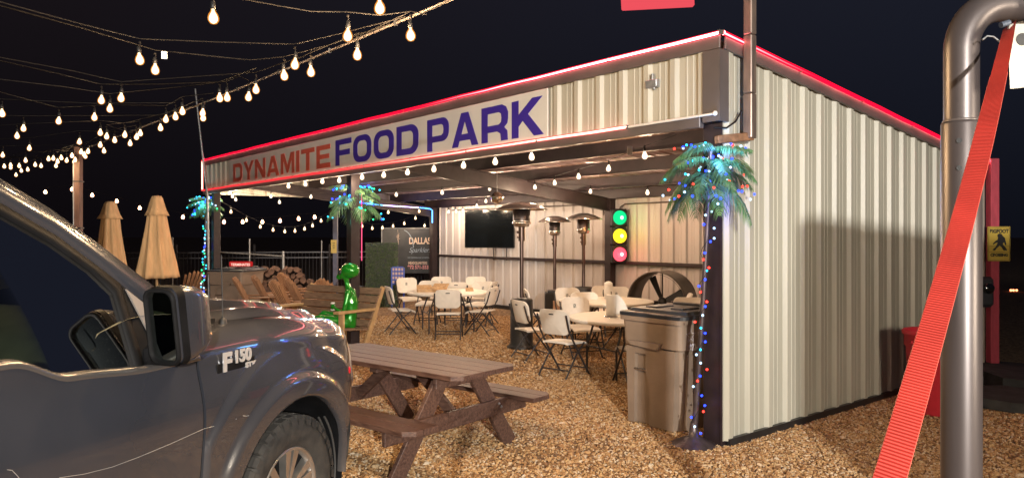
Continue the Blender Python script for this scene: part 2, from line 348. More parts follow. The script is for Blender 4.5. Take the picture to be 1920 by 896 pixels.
# local frame of the shelter: x = -t (t grows along the front to the far left), y = s (into the depth)
LEN = 13.75; DEP = 5.95; POSTS = (0.0, 6.69, 13.2); ZF = 3.45; SL = 0.1163; ZB = 2.80
def zr(s): return ZF-SL*s
bld = empty('open_front_shelter', 'long cream metal open front shelter outlined in red neon above the gravel', 'shelter', CRN, BROT)
def rib_profile(w, pitch=0.3048, h=0.036):
    pts = [(0, 0)]; k = int(round(w/pitch))
    for i in range(k):
        b = i*pitch
        pts += [(b+0.02, 0), (b+0.045, h), (b+0.100, h), (b+0.125, 0)]
        for c in (0.180, 0.245): pts += [(b+c-0.012, 0), (b+c-0.006, 0.005), (b+c+0.006, 0.005), (b+c+0.012, 0)]
    pts.append((w, 0)); return pts
PW = 0.9144; PROF = rib_profile(PW)
def vpanel(name, m, org, along, out, zb, ztop, width, parent, zoff=0):
    """one vertical ribbed sheet; org/along/out are 2d vectors in the shelter frame"""
    mb = MB(); lo = []; hi = []
    for (u, h) in PROF:
        if u > width+1e-6: continue
        x = org[0]+along[0]*u+out[0]*h; y = org[1]+along[1]*u+out[1]*h
        lo.append((x, y, zb)); hi.append((x, y, ztop(x, y)))
    mb.grid([lo, hi], smooth=False); 
    back = [[(p[0]-out[0]*0.0015, p[1]-out[1]*0.0015, p[2]) for p in r] for r in (lo, hi)]
    mb.grid(back, smooth=False, flip=True)
    return mb.build(name, m, parent)
# side wall (right), outside face towards +x
k = 0; s = 0.0
while s < DEP-0.02:
    wdt = min(PW, DEP-s); vpanel('wall_panel', CREAM, (0.0, s), (0, 1), (1, 0), 0.05, lambda x, y: zr(y)-0.06, wdt, bld); s += PW+0.0008
# back wall, ribs outside (away), inner face towards the camera
t_ = 0.0
while t_ < POSTS[2]-0.02:
    wdt = min(PW, POSTS[2]-t_); vpanel('wall_panel', CREAMIN, (-t_, DEP), (-1, 0), (0, -1), 0.05, lambda x, y: zr(DEP)-0.03, wdt, bld); t_ += PW+0.0008
# fascia over the open front
t_ = 0.08
while t_ < LEN-0.02:
    wdt = min(PW, LEN-t_); vpanel('fascia_panel', CREAM, (-t_, -0.06), (-1, 0), (0, -1), ZB, lambda x, y: ZF-0.07, wdt, bld); t_ += PW+0.0008
# left end fascia
s = 0.0
while s < DEP-0.02:
    wdt = min(PW, DEP-s); vpanel('fascia_panel', CREAM, (-LEN+0.05, s), (0, 1), (-1, 0), 2.72, lambda x, y: zr(y)-0.05, wdt, bld); s += PW+0.0008
# roof sheets
t_ = -0.02
while t_ < LEN:
    mb = MB(); wdt = min(PW, LEN+0.02-t_); rows = [[], []]
    for (u, h) in PROF:
        if u > wdt+1e-6: continue
        for q, sy in ((0, -0.05), (1, DEP+0.08)): rows[q].append((-t_-u, sy, zr(sy)-0.02+h*0.7))
    mb.grid(rows, smooth=False); mb.grid([[(p[0], p[1], p[2]-0.002) for p in r] for r in rows], smooth=False, flip=True); mb.build('roof_panel', ROOFU, bld); t_ += PW+0.0008
# trims
mb = MB(); mb.box((-LEN/2, -0.105, ZF-0.035), (LEN+0.1, 0.022, 0.12), bev=0.004); mb.box((-LEN/2, -0.05, ZF+0.032), (LEN+0.1, 0.13, 0.014)); mb.build('roof_trim', TRIM, bld)
mb = MB(); mb.beam((0.05, -0.04, zr(0)-0.03), (0.05, DEP+0.1, zr(DEP+0.1)-0.03), 0.022, 0.13, bev=0.004); mb.build('roof_trim', TRIM, bld)
mb = MB(); mb.beam((-LEN-0.03, -0.04, zr(0)-0.03), (-LEN-0.03, DEP+0.1, zr(DEP+0.1)-0.03), 0.022, 0.13); mb.build('roof_trim', TRIM, bld)
mb = MB(); mb.box((-LEN/2-0.08, -0.085, ZB-0.035), (LEN-0.14, 0.06, 0.10), bev=0.005); mb.build('lower_trim', TRIM, bld)
mb = MB(); mb.box((-0.040, -0.112, (ZF-0.1+ZB-0.05)/2), (0.158, 0.014, ZF-0.1-ZB+0.05)); mb.box((0.046, -0.052, (ZF-0.1+ZB-0.05)/2), (0.014, 0.13, ZF-0.1-ZB+0.05)); mb.build('corner_trim', TRIM, bld)
mb = MB(); mb.box((0.028, DEP/2+0.02, 0.035), (0.034, DEP-0.04, 0.07)); mb.build('base_trim', BLACKM, bld)
mb = MB(); mb.box((-POSTS[2]/2, DEP-0.05, 0.04), (POSTS[2], 0.05, 0.10)); mb.build('base_trim', BLACKM, bld)
# posts, rafters, purlins, girts
for i, tp in enumerate(POSTS):
    mb = MB(); zt = ZB+0.05
    if i == 0: mb.box((-0.10, 0.06, zt/2), (0.19, 0.13, zt), bev=0.004); mb.box((-0.005, -0.012, zt/2), (0.018, 0.014, zt))
    else:
        mb.box((-tp, 0.0, zt/2), (0.15, 0.15, zt), bev=0.006)
        mb.box((-tp, 0, 0.012), (0.26, 0.26, 0.02))
    mb.build('post', STEEL, bld)
    mb = MB(); zt = zr(DEP-0.2)-0.25
    mb.box((-tp+(-0.1 if i == 0 else 0), DEP-0.2, zt/2), (0.16, 0.16, zt), bev=0.004); mb.build('post', STEEL, bld)
    mb = MB(); a = (-tp+(-0.08 if i == 0 else 0), 0.02, zr(0.02)-0.38); b = (a[0], DEP-0.1, zr(DEP-0.1)-0.38)
    mb.beam(a, b, 0.014, 0.24); mb.beam((a[0], a[1], a[2]-0.12), (b[0], b[1], b[2]-0.12), 0.13, 0.014); mb.beam((a[0], a[1], a[2]+0.12), (b[0], b[1], b[2]+0.12), 0.13, 0.014)
    mb.build('rafter', STEEL, bld)
for sy in (0.12, 1.25, 2.4, 3.55, 4.7, 5.8):
    mb = MB(); z = zr(sy)-0.145; mb.box((-LEN/2, sy, z), (LEN-0.1, 0.012, 0.20)); mb.box((-LEN/2, sy-0.03, z-0.10), (LEN-0.1, 0.06, 0.012)); mb.build('purlin', STEEL, bld)
mb = MB(); mb.box((-LEN/2, 0.0, ZB+0.02), (LEN-0.2, 0.08, 0.14)); mb.build('header_beam', STEEL, bld)
for z in (1.237,):
    mb = MB(); mb.box((-POSTS[2]/2, DEP-0.10, z), (POSTS[2]-0.3, 0.10, 0.06), bev=0.006); mb.build('girt', STEEL, bld)
    mb = MB(); mb.box((-0.07, DEP/2, z), (0.09, DEP-0.5, 0.06)); mb.build('girt', STEEL, bld)
# conduit on the back wall
mb = MB(); mb.tube([(-0.5, DEP-0.07, 2.42), (-6.4, DEP-0.07, 2.42), (-6.5, DEP-0.10, 2.36), (-6.52, DEP-0.12, 2.2)], 0.014); mb.tube([(-6.95, DEP-0.12, 2.2), (-6.97, DEP-0.1, 2.38), (-7.1, DEP-0.07, 2.44), (-12.5, DEP-0.07, 2.44)], 0.014); mb.build('conduit', TRIM, bld)
# screws on panels
mb = MB()
for zz in (0.5, 1.25, 2.05, 2.75):
    for i in range(19): mb.ball((0.006, 0.12+i*0.3048, zz-0.0*i), 0.008, 6, 4)
mb.build('screws', TRIM, bld, kind='stuff')
# sign board ------------------------------------------------------------
SIGNW = mat('sign_board_vinyl', (0.72, 0.70, 0.66), 0.18, 0, var=0.05, vscale=2.5, coat=0.6)
SRED = mat('sign_red_vinyl', (0.68, 0.13, 0.085), 0.3, 0, var=0.06, vscale=4, coat=0.5)
SBLU = mat('sign_purple_vinyl', (0.055, 0.030, 0.34), 0.3, 0, var=0.06, vscale=4, coat=0.5)
sign = empty('shop_sign', 'long white sign board lettered DYNAMITE FOOD PARK in red and purple on the fascia', 'sign', CRN, BROT)
T0, T1, SZ0, SZ1 = 2.083, 11.95, 2.835, 3.345
mb = MB(); mb.box((-(T0+T1)/2, -0.112, (SZ0+SZ1)/2), (T1-T0, 0.02, SZ1-SZ0), bev=0.003); mb.build('sign_board', SIGNW, sign)
def glyph(ch):
    """outline loops in a unit box: wide heavy block capitals"""
    w = 1.0; st = 0.24; r = 0.17
    def rr(x0, y0, x1, y1, r, corners=(1, 1, 1, 1)):   # corners: bl, br, tr, tl
        pts = []
        for (cx, cy, a0, on) in ((x0+r, y0+r, 180, corners[0]), (x1-r, y0+r, 270, corners[1]), (x1-r, y1-r, 0, corners[2]), (x0+r, y1-r, 90, corners[3])):
            if on: pts += [(cx+r*math.cos(R(a0+q*15)), cy+r*math.sin(R(a0+q*15))) for q in range(7)]
            else: pts.append({180: (x0, y0), 270: (x1, y0), 0: (x1, y1), 90: (x0, y1)}[a0])
        return pts
    V = 0.21
    if ch == 'D': return [rr(0, 0, 1, 1, 0.36, (0, 1, 1, 0)), rr(st, V, 1-st, 1-V, 0.17, (0, 1, 1, 0))], 1
    if ch == 'O': return [rr(0, 0, 1, 1, 0.36), rr(st, V, 1-st, 1-V, 0.17)], 1
    if ch == 'F': return [[(0, 0), (st, 0), (st, 0.38), (0.86, 0.38), (0.86, 0.59), (st, 0.59), (st, 0.79), (0.95, 0.79), (0.95, 1), (0, 1)]], 0.92
    if ch == 'E': return [[(0, 0), (0.95, 0), (0.95, V), (st, V), (st, 0.40), (0.88, 0.40), (0.88, 0.60), (st, 0.60), (st, 0.79), (0.95, 0.79), (0.95, 1), (0, 1)]], 0.92
    if ch == 'I': return [[(0, 0), (0.26, 0), (0.26, 1), (0, 1)]], 0.26
    if ch == 'T': return [[(0.37, 0), (0.63, 0), (0.63, 0.79), (1, 0.79), (1, 1), (0, 1), (0, 0.79), (0.37, 0.79)]], 1
    if ch == 'Y': return [[(0.38, 0), (0.64, 0), (0.64, 0.40), (1.04, 1), (0.75, 1), (0.51, 0.62), (0.27, 1), (-0.02, 1), (0.38, 0.40)]], 1
    if ch == 'N': return [[(0, 0), (st, 0), (st, 0.62), (0.74, 0), (1, 0), (1, 1), (0.76, 1), (0.76, 0.38), (0.26, 1), (0, 1)]], 1
    if ch == 'M': return [[(0, 0), (0.22, 0), (0.22, 0.66), (0.50, 0.05), (0.62, 0.05), (0.90, 0.66), (0.90, 0), (1.12, 0), (1.12, 1), (0.82, 1), (0.56, 0.42), (0.30, 1), (0, 1)]], 1.12
    if ch == 'A': return [[(0, 0), (0.26, 0), (0.33, 0.18), (0.77, 0.18), (0.84, 0), (1.10, 0), (0.70, 1), (0.40, 1)], [(0.41, 0.37), (0.55, 0.74), (0.69, 0.37)]], 1.10
    if ch == 'P': return [rr(0, 0.0, 1, 1, 0.30, (0, 0, 1, 0))[:1]+[(st, 0), (st, 0.27), (0.70, 0.27)]+[(0.70+0.30*math.sin(R(q*15)), 0.57-0.30*math.cos(R(q*15))) for q in range(1, 7)]+[(1.0, 0.70)]+[(0.70+0.30*math.cos(R(q*15)), 0.70+0.30*math.sin(R(q*15))) for q in range(1, 7)]+[(0, 1)],
                           [(st, 0.46), (0.66, 0.46), (0.74, 0.52), (0.76, 0.63), (0.74, 0.75), (0.66, 0.80), (st, 0.80)]], 1
    if ch == 'R': return [[(0, 0), (st, 0), (st, 0.27), (0.60, 0.27), (0.72, 0.20), (0.74, 0), (0.99, 0), (0.97, 0.26), (0.86, 0.36), (0.97, 0.46), (1.0, 0.60), (1.0, 0.76), (0.93, 0.92), (0.78, 1), (0, 1)],
                           [(st, 0.46), (0.66, 0.46), (0.74, 0.52), (0.76, 0.63), (0.74, 0.75), (0.66, 0.80), (st, 0.80)]], 1
    if ch == 'K': return [[(0, 0), (st, 0), (st, 0.30), (0.38, 0.44), (0.76, 0), (1.08, 0), (0.56, 0.60), (1.04, 1), (0.70, 1), (st, 0.62), (st, 1), (0, 1)]], 1.05
def sign_word(wd, tL, tR, z0, z1, m):
    gl = [glyph(c) for c in wd]; gap = 0.13; tot = sum(g[1] for g in gl)+gap*(len(wd)-1); k = (tL-tR)/tot; x = -tL
    for c, (loops, adv) in zip(wd, gl):
        cu = bpy.data.curves.new('g', 'CURVE'); cu.dimensions = '2D'; cu.fill_mode = 'BOTH'; cu.extrude = 0.002
        for lp in loops:
            sp = cu.splines.new('POLY'); sp.points.add(len(lp)-1); sp.use_cyclic_u = True
            for q, (a, b) in enumerate(lp): sp.points[q].co = (a*k, b*(z1-z0), 0, 1)
        o = bpy.data.objects.new('g', cu); COL.objects.link(o)
        dg = bpy.context.evaluated_depsgraph_get(); me = bpy.data.meshes.new_from_object(o.evaluated_get(dg)); bpy.data.objects.remove(o); bpy.data.curves.remove(cu)
        me.transform(frame((x, -0.1245, z0), (1, 0, 0), (0, 0, 1))); me.materials.clear(); me.materials.append(m)
        link('letter', me, sign); x += (adv+gap)*k
sign_word('DYNAMITE', 11.72, 7.24, 2.875, 3.245, SRED)
sign_word('FOOD', 7.04, 4.61, 2.875, 3.275, SBLU)
sign_word('PARK', 4.40, 2.15, 2.865, 3.275, SBLU)
# neon tubes -------------------------------------------------------------
def neon(name, label, runs, m, r=0.020, step=1.2, mats=None):
    o = empty(name, label, 'neon light', CRN, BROT)
    for i, pts in enumerate(runs):
        mm = mats[i] if mats else m
        mb = MB(); q = []
        for a, b in zip(pts[:-1], pts[1:]):
            a = Vector(a); b = Vector(b); k = max(1, int((b-a).length/0.45))
            for j in range(k): q.append(a.lerp(b, j/k)+Vector((0, random.uniform(-.002, .002), random.uniform(-.004, .004))))
        q.append(Vector(pts[-1])); mb.tube(q, r, 8); mb.build('light_tube', mm, o)
    mb = MB()
    for pts in runs:
        for a, b in zip(pts[:-1], pts[1:]):
            a = Vector(a); b = Vector(b); k = int((b-a).length/step)
            for j in range(k+1): mb.box(a.lerp(b, j/max(1, k)), (0.022, 0.034, 0.036))
    mb.build('clips', TRIM, o, kind='stuff'); return o
neon('neon_tube', 'bright red neon tube along the top of the long sign fascia', [[(0.06, -0.125, ZF+0.03), (-LEN-0.03, -0.125, ZF+0.03)]], NEONR)
neon('neon_tube', 'bright red neon tube sloping along the roof edge of the side wall', [[(0.075, -0.10, ZF+0.03), (0.075, DEP+0.08, zr(DEP)+0.02)]], NEONR)
neon('neon_tube', 'pinkish neon tube along the lower edge of the sign fascia', [[(-0.95, -0.13, ZB+0.005), (-LEN-0.02, -0.13, ZB+0.005)], [(-LEN-0.02, -0.125, ZB+0.01), (-LEN-0.02, -0.125, ZF+0.01)]], NEONP, r=0.019)
mb = MB(); mb.tube([(0.03, -0.135, ZB+0.01), (-0.95, -0.13, ZB+0.005)], 0.011); mb.ball((0.02, -0.135, ZB+0.012), 0.022); mb.build('tube_end', WHITE, bpy.data.objects['neon_tube.002'])
neon('neon_tube', 'blue and violet neon tube under the left side beam and down its post', [[(-LEN+0.55, 3.0, 2.60), (-LEN+0.55, 3.6, 2.60)], [(-LEN+0.55, 3.6, 2.60), (-LEN+0.55, 4.2, 2.56), ], [(-LEN+0.55, 4.2, 2.56), (-LEN+0.55, 5.3, 2.52)], [(-LEN+0.55, 5.3, 2.52), (-LEN+0.58, 5.62, 2.50), (-LEN+0.66, 5.64, 2.46), (-LEN+0.66, 5.64, 2.12)]], NEONB, mats=[NEONB, NEONB, NEONV, NEONB], r=0.015)
lamp('blue_neon_glow', 'POINT', W(LEN-0.8, 3.6, 2.5), 16, (0.12, 0.25, 1.0), shadow_soft_size=0.3)
neon('neon_tube', 'thin magenta light tube running down the middle front post', [[(-6.605, 0.10, 2.45), (-6.605, 0.10, 1.40)]], emis('magenta_neon', (1.0, 0.10, 0.22), 1.3), r=0.008)

# little junction box on fascia and bracket
o = empty('junction_box', 'small grey junction box with a round knockout on the right part of the fascia', 'electrical box', W(0.68, -0.10, 3.17), BROT)
GREYB = mat('galvanised_grey', (0.30, 0.31, 0.32), 0.4, 0.5, var=0.2, vscale=20)
mb = MB(); mb.box((0, 0, 0), (0.13, 0.05, 0.07), bev=0.006); mb.build('box_body', GREYB, o)
mb = MB(); mb.tube([(0, 0, 0.03), (0, 0, 0.09)], 0.016, 10); mb.build('conduit_stub', GREYB, o)
mb = MB(); mb.tube([(0.02, 0, -0.03), (0.02, 0, -0.055)], 0.010, 8); mb.build('conduit_stub', GREYB, o)

# downpipe / mast at the corner ------------------------------------------
o = empty('mast_pipe', 'tall square brown mast pipe rising past the roof at the front right corner', 'pipe', CRN, BROT)
PIPE = mat('rusty_painted_pipe', (0.17, 0.13, 0.12), 0.38, 0.5, col2=(0.30, 0.22, 0.18), vscale=7, stretch=(3, 3, 0.6))
mb = MB()
for a, b in ((2.62, 3.0), (3.004, 3.5), (3.504, 4.6)): mb.box((0.12, 0.22, (a+b)/2), (0.084-0.002*(a > 3), 0.084-0.002*(a > 3), b-a), bev=0.008)
mb.build('upright', PIPE, o)
mb = MB(); mb.beam((0.12, 0.25, 2.64), (-0.02, -0.06, 2.60), 0.07, 0.07, bev=0.006); mb.build('elbow', mat('rusted_elbow', (0.24, 0.12, 0.06), 0.5, 0.3, var=0.4, vscale=16), o)
mb = MB(); mb.tube([(0.08, 0.16, 2.86), (0.06, 0.10, 2.76), (0.04, 0.0, 2.70), (-0.02, -0.1, 2.70)], 0.008); mb.build('cable', CABLE, o)
sg = empty('hanging_sign', 'glowing red sign panel high beside the mast, cut by the top of the picture', 'sign', (1.2, 6.15, 3.66), 0)
mb = MB(); mb.box((0, 0, 0.17), (0.60, 0.05, 0.32), bev=0.01, rot=Matrix.Rotation(R(-3), 3, 'Y')); mb.build('sign_face', emis('red_sign_face', (1.0, 0.10, 0.13), 0.75), sg)
mb = MB(); mb.beam((0.28, 0.02, 0.34), (0.78, 0.25, 0.5), 0.03, 0.03); mb.build('bracket', TRIM, sg)

# ------------------------------------------------------------------ string lights
def bulb_mesh(kind):
    mb = MB(); prof = [(0.0125, 0.048), (0.016, 0.036), (0.028, 0.018), (0.034, -0.004), (0.032, -0.022), (0.021, -0.038), (0.001, -0.044)]
    mb.lathe(prof, 12); return mb.mesh('bulb', kind)
BM = {'warm': bulb_mesh(BULB), 'amber': bulb_mesh(BULBO), 'far': bulb_mesh(FARB)}
mb = MB(); mb.lathe([(0.001, 0.10), (0.013, 0.098), (0.016, 0.07), (0.016, 0.048), (0.001, 0.047)], 10); SOCK = mb.mesh('socket', BLACKP)
mb = MB(); mb.lathe([(0.001, 0.10), (0.014, 0.098), (0.018, 0.07), (0.018, 0.048), (0.001, 0.047)], 8); 
def string_light(label, pts, bulbs, kind='warm', drop=0.13, group='string lights', sc=1.0, light=0, lcol=(1.0, 0.72, 0.48), every=1, r=0.004, tagat=None):
    """pts: cable polyline, bulbs: list of bulb centres"""
    o = empty('string_light', label, 'string light', pts[0], 0, group); O = Vector(pts[0])
    mb = MB(); mb.tube([Vector(p)-O for p in pts], r, 5)
    for b in bulbs:
        b = Vector(b); mb.tube([b-O+Vector((0, 0, drop*sc)), b-O+Vector((0.004, 0, (drop+0.1)/2*sc)), b-O+Vector((0, 0, 0.09*sc))], r*0.9, 5)
        mb.ball(b-O+Vector((0, 0, drop*sc)), 0.012*sc, 6, 4)
    mb.build('cable', CABLE, o)
    for i, b in enumerate(bulbs):
        bo = link('bulb', BM[kind], o, loc=Vector(b)-O); bo.scale = (sc, sc, sc); bo.rotation_euler = (random.uniform(-.08, .08), random.uniform(-.08, .08), random.random()*6)
        link('socket', SOCK, bo)
        if light and i % every == 0: lamp('bulb_lamp', 'POINT', Vector(b)-O-Vector((0, 0, 0.085*sc)), light*every, lcol, parent=o, shadow_soft_size=0.03)
    if tagat is not None:
        mb = MB(); mb.box(Vector(tagat)-O, (0.036, 0.003, 0.05), rz=0.4, bev=0.001); mb.build('paper_tag', WHITE, o)
    return o
ZS = 3.03
def pp(px, py, z=ZS): Y = (z-CAMH)*F/(440-py); return Vector((gx(px, Y), Y, z))
def over(px, py, z=2.90): return pp(px, py, z)
def outdoor(label, cable, bulbs, **kw):
    pts = [pp(x, y, ZS+0.0) for x, y in cable]; bs = []
    for (x, y) in bulbs: bs.append(over(x, y))
    # every bulb hangs 0.13 m below a point of its cable: insert those points in order of x
    q = sorted(pts+[b+Vector((0, 0, 0.13)) for b in bs], key=lambda p: p.x)
    return string_light(label, q, bs, kind='amber', sc=0.82, **kw)
outdoor('string light nearest the camera, two bulbs at the top of the picture', [(300, -60), (830, -20)], [(400, 33), (712, 15)])
outdoor('string light sweeping from the upper edge to the guy cable, one bulb', [(450, -2), (520, 11), (584, 22), (712, 29), (770, 22)], [(652, 67)])
outdoor('string light with two bulbs, uppermost one that starts at the left edge', [(-60, -15), (0, 4), (150, 45), (400, 79), (640, 63), (760, 32)], [(262, 112), (553, 121)])
outdoor('string light with a white paper tag beside its left bulb', [(-60, -2), (0, 11), (150, 52), (400, 106), (470, 113), (620, 84), (730, 46)], [(291, 131), (533, 142)], tagat=over(308, 104, 2.99))
outdoor('string light with single bulb hanging from the near end of the guy cable', [(690, 60), (800, 28)], [(770, 66)])
outdoor('string light with single bulb hanging below the middle of the guy cable', [(560, 110), (700, 60)], [(670, 103), (583, 135)])
outdoor('string light left of the leaning thin pole, third from the upper left edge', [(-60, 95), (0, 108), (130, 132), (350, 145), (560, 108)], [(227, 184), (480, 168)])
outdoor('string light left of the leaning thin pole, fourth from the upper left edge', [(-60, 100), (0, 114), (120, 141), (300, 158), (480, 128)], [(190, 188), (412, 184)])
outdoor('string light fifth from the upper left edge, bulbs low behind its neighbours', [(-60, 142), (0, 149), (120, 163), (330, 164), (450, 143)], [(206, 204), (426, 183), (466, 182)])
outdoor('string light sixth from the upper left edge, its left bulb alone against the dark', [(-60, 158), (0, 173), (200, 197), (290, 198), (400, 175)], [(110, 227), (311, 224), (342, 209)])
FARS = [([(-40, 212), (4, 213), (177, 220), (329, 219)], 'seventh'), ([(-10, 240), (44, 241), (301, 240), (380, 212)], 'eighth'), ([(32, 255), (188, 249), (234, 253), (381, 221)], 'ninth'),
        ([(55, 278), (149, 266), (200, 256), (244, 269), (263, 250)], 'tenth'), ([(5, 291), (158, 290), (188, 272), (215, 263), (256, 257)], 'eleventh')]
for bl, nm in FARS:
    outdoor('string light %s from the camera in the bright bundle at left' % nm, [(-80, bl[0][1]-14)], bl, group='string lights in the bright bundle')
far_pts = [(-12, 309), (8, 312), (20, 310), (40, 320), (36, 311), (48, 301), (66, 309), (77, 311), (105, 311), (125, 301), (91, 298), (115, 296), (108, 303), (135, 292), (141, 300), (152, 285), (165, 284), (160, 293), (20, 314), (52, 318), (30, 328), (-5, 320), (100, 297), (139, 303), (195, 283)]
grp = [far_pts[i::4] for i in range(4)]
for i, g in enumerate(grp):
    g = sorted(g); outdoor('string light of small crowded bulbs above the truck windscreen, %s row' % ('nearest', 'second', 'third', 'farthest')[i], [(-80, g[0][1]-6)], g, group='string lights in the bright bundle')
# warm real light from that canopy of bulbs (kept few for speed)
for (x, y, e) in ((262, 112, 14), (553, 121, 26), (652, 67, 45), (712, 15, 60), (770, 66, 75), (400, 33, 14), (412, 184, 8), (190, 188, 8), (110, 227, 8), (311, 224, 8), (188, 249, 14), (91, 298, 20)):
    lamp('bulb_lamp', 'POINT', over(x, y)-Vector((0, 0, 0.1)), e, (1.0, 0.66, 0.34), shadow_soft_size=0.04)
# guy cable
a = pp(1010, -70, 3.10); b = Vector((gx(147, 11.2), 11.2, 3.06))
pts = cat_line(a, b, 0.03, 24)
gc = empty('guy_cable', 'steel guy cable carrying the string lights down to the far wooden pole', 'cable', a)
mb = MB(); mb.tube([p-a for p in pts], 0.008, 6); mb.build('wire', ROPE, gc)
mb = MB(); mb.tube([p-a+Vector((0.012*math.cos(i*2.1), 0, 0.012*math.sin(i*2.1))) for i, p in enumerate(pts)], 0.004, 5); mb.build('wrapped_wire', CABLE, gc)
mb = MB()
for i in range(1, 24, 2): mb.box(pts[i]-a, (0.02, 0.02, 0.03), rz=i)
mb.build('cable_ties', BLACKP, gc, kind='stuff')
# poles
o = empty('light_pole', 'square brown wooden pole at the far end of the guy cable behind the truck', 'pole', (gx(147, 11.2), 11.2, 0))
mb = MB(); mb.box((0, 0, 1.56), (0.09, 0.09, 3.12), bev=0.006); mb.build('pole_shaft', mat('pole_brown', (0.15, 0.08, 0.06), 0.6, 0, var=0.3, vscale=8, stretch=(4, 4, 0.5)), o)
mb = MB(); mb.tube([(-0.055, -0.03, 0), (-0.055, -0.03, 2.9)], 0.012); mb.build('conduit', GREYB, o)
mb = MB()
for z in (0.8, 1.9, 2.6): mb.box((0, 0, z), (0.12, 0.10, 0.02))
mb.build('strap', BLACKM, o)
mb = MB(); mb.tube([(gx(392, 16.2), 16.2, 0), (gx(389, 16.2), 16.2, gz(372, 16.2)), (gx(366, 16.0), 16.0, gz(167, 16.0))], [0.03, 0.027, 0.02], 8); mb.build('leaning_pole', GREYB, label='tall thin grey pole leaning left beside the left end of the sign fascia', cat='pole')

# strings under the shelter
def wpt(px, py, Y): return Vector((gx(px, Y), Y, gz(py, Y)))
fr = []; 
for px, py in [(545, 349), (577, 345), (609, 340), (641, 338), (684, 332), (725, 328), (770, 323), (820, 317), (876, 310), (936, 303), (1005, 294)]:
    r_ = (px-960)/F; t = (1.786-6.30*r_)/(0.6337+0.7736*r_); q = W(t+0.05, -0.02); fr.append(Vector((q.x, q.y, gz(py, q.y))))
string_light('string light along the front edge just under the pink neon tube', [fr[0]+Vector((-0.5, 0.6, 0.12))]+[f+Vector((0, 0, 0.11)) for f in fr]+[fr[-1]+Vector((0.3, -0.3, 0.13))], fr, drop=0.11, light=12.0, group='string lights under the shelter roof')
def shelter_string(label, lst, ends, **kw):
    bs = [wpt(*q) for q in lst]
    string_light(label, [bs[0]+Vector(ends[0])]+[b+Vector((0, 0, 0.11)) for b in bs]+[bs[-1]+Vector(ends[1])], bs, drop=0.11, group='string lights under the shelter roof', **kw)
shelter_string('string light running from the right palm back under the roof to the disco ball', [(1209, 292, 8.5), (1141, 316, 10.0), (1085, 331, 11.2), (1040, 343, 12.3), (1003, 351, 13.3), (975, 352, 14.0), (949, 354, 14.6), (918, 354, 15.4)], ((0.3, -0.3, 0.2), (-.3, .3, .1)), light=25)
shelter_string('string light across the back near the television, sagging to the left corner', [(1214, 361, 12.4), (1107, 359, 13.8), (1010, 356, 15.2), (911, 377, 16.8), (894, 386, 17.6), (868, 395, 18.2), (855, 396, 18.6), (841, 397, 19.0)], ((0.4, -0.3, 0.15), (-.2, .1, .1)), light=25)
shelter_string('string light in the left half under the roof with widely spaced bulbs', [(829, 361, 14.5), (743, 365, 15.5), (637, 377, 16.0), (583, 369, 16.5), (508, 368, 17.0), (524, 379, 17.5), (436, 368, 17.0), (442, 374, 17.5), (407, 369, 16.8)], ((0.4, -0.2, 0.15), (-.1, .1, .2)), light=22)
shelter_string('festoon light swagged low from the left palm to the middle palm', [(433, 397, 17.0), (462, 413, 17.3), (488, 425, 17.6), (512, 431, 17.8), (534, 434, 18.0), (553, 433, 18.2), (571, 429, 18.3), (586, 423, 18.5), (602, 414, 18.6)], ((-0.3, -0.1, 0.3), (.4, .1, .3)), light=4, every=2, kind='amber')
shelter_string('festoon light behind the left side rising towards the blue tube', [(679, 424, 19.6), (698, 428, 20), (717, 427, 20.2), (737, 424, 20.4), (758, 419, 20.6), (779, 409, 20.8), (800, 397, 21), (796, 423, 21), (817, 405, 21.2), (786, 396, 19.2), (728, 398, 18.6)], ((-0.3, -0.1, 0.1), (-.3, .1, .1)), light=4, every=2, kind='amber')
fl = [(85, 360), (135, 355), (173, 366), (219, 377), (262, 390), (343, 407), (420, 416), (455, 416), (492, 416), (525, 414), (560, 410), (590, 407)]
string_light('far festoon light of orange bulbs behind the umbrellas and fence', [Vector((gx(x, 22), 22, gz(y, 22)+0.12)) for x, y in fl], [Vector((gx(x, 22), 22, gz(y, 22))) for x, y in fl], kind='far', sc=1.3, drop=0.09)
mb = MB(); mb.box((0, 0, 0), (0.06, 0.004, 0.10), rz=0.3); mb.build('paper_tag', WHITE, label='white paper tag hanging from the cable near the right palm under the roof', cat='tag'); bpy.data.objects['paper_tag.001' if 'paper_tag.001' in bpy.data.objects else 'paper_tag'].location = wpt(1181, 283, 8.3)
# warm flood inside from heaters and bulbs (orange glow under the roof)
lamp('heater_glow', 'POINT', wpt(1190, 320, 10.2), 22, (1.0, 0.42, 0.14), shadow_soft_size=0.15)

# ------------------------------------------------------------------ palm light trees
def frond_mesh(L, droop, seed):
    rnd = random.Random(seed); mb = MB(); pts = []
    for i in range(9):
        u = i/8; pts.append(Vector((L*u*(1-0.18*u*droop), 0, L*(0.30*u-0.85*droop*u*u))))
    mb.tube(pts, [0.006*(1-0.7*i/8) for i in range(9)], 5)
    for i in range(2, 33):
        u = i/33; k = u*8; a = int(k); p = pts[a].lerp(pts[min(8, a+1)], k-a); d = (pts[min(8, a+1)]-pts[a]).normalized()
        ll = L*(0.40*math.sin(math.pi*min(1, u*0.85+0.12))+0.04)
        for sd in (-1, 1):
            dirv = (d*0.65+Vector((0, sd*(0.75+rnd.uniform(-.15, .15)), -0.25+rnd.uniform(-.15, .1)))).normalized()
            e = p+dirv*ll*rnd.uniform(.8, 1.1); mid = p+dirv*ll*0.45+Vector((0, 0, 0.012)); wv = d*0.0085
            e.z -= ll*0.25
            mb.add([p-wv*0.5, p+wv*0.5, mid+wv, e, mid-wv], [(0, 1, 2, 4), (4, 2, 3)])
    return mb.mesh('frond', PALM)
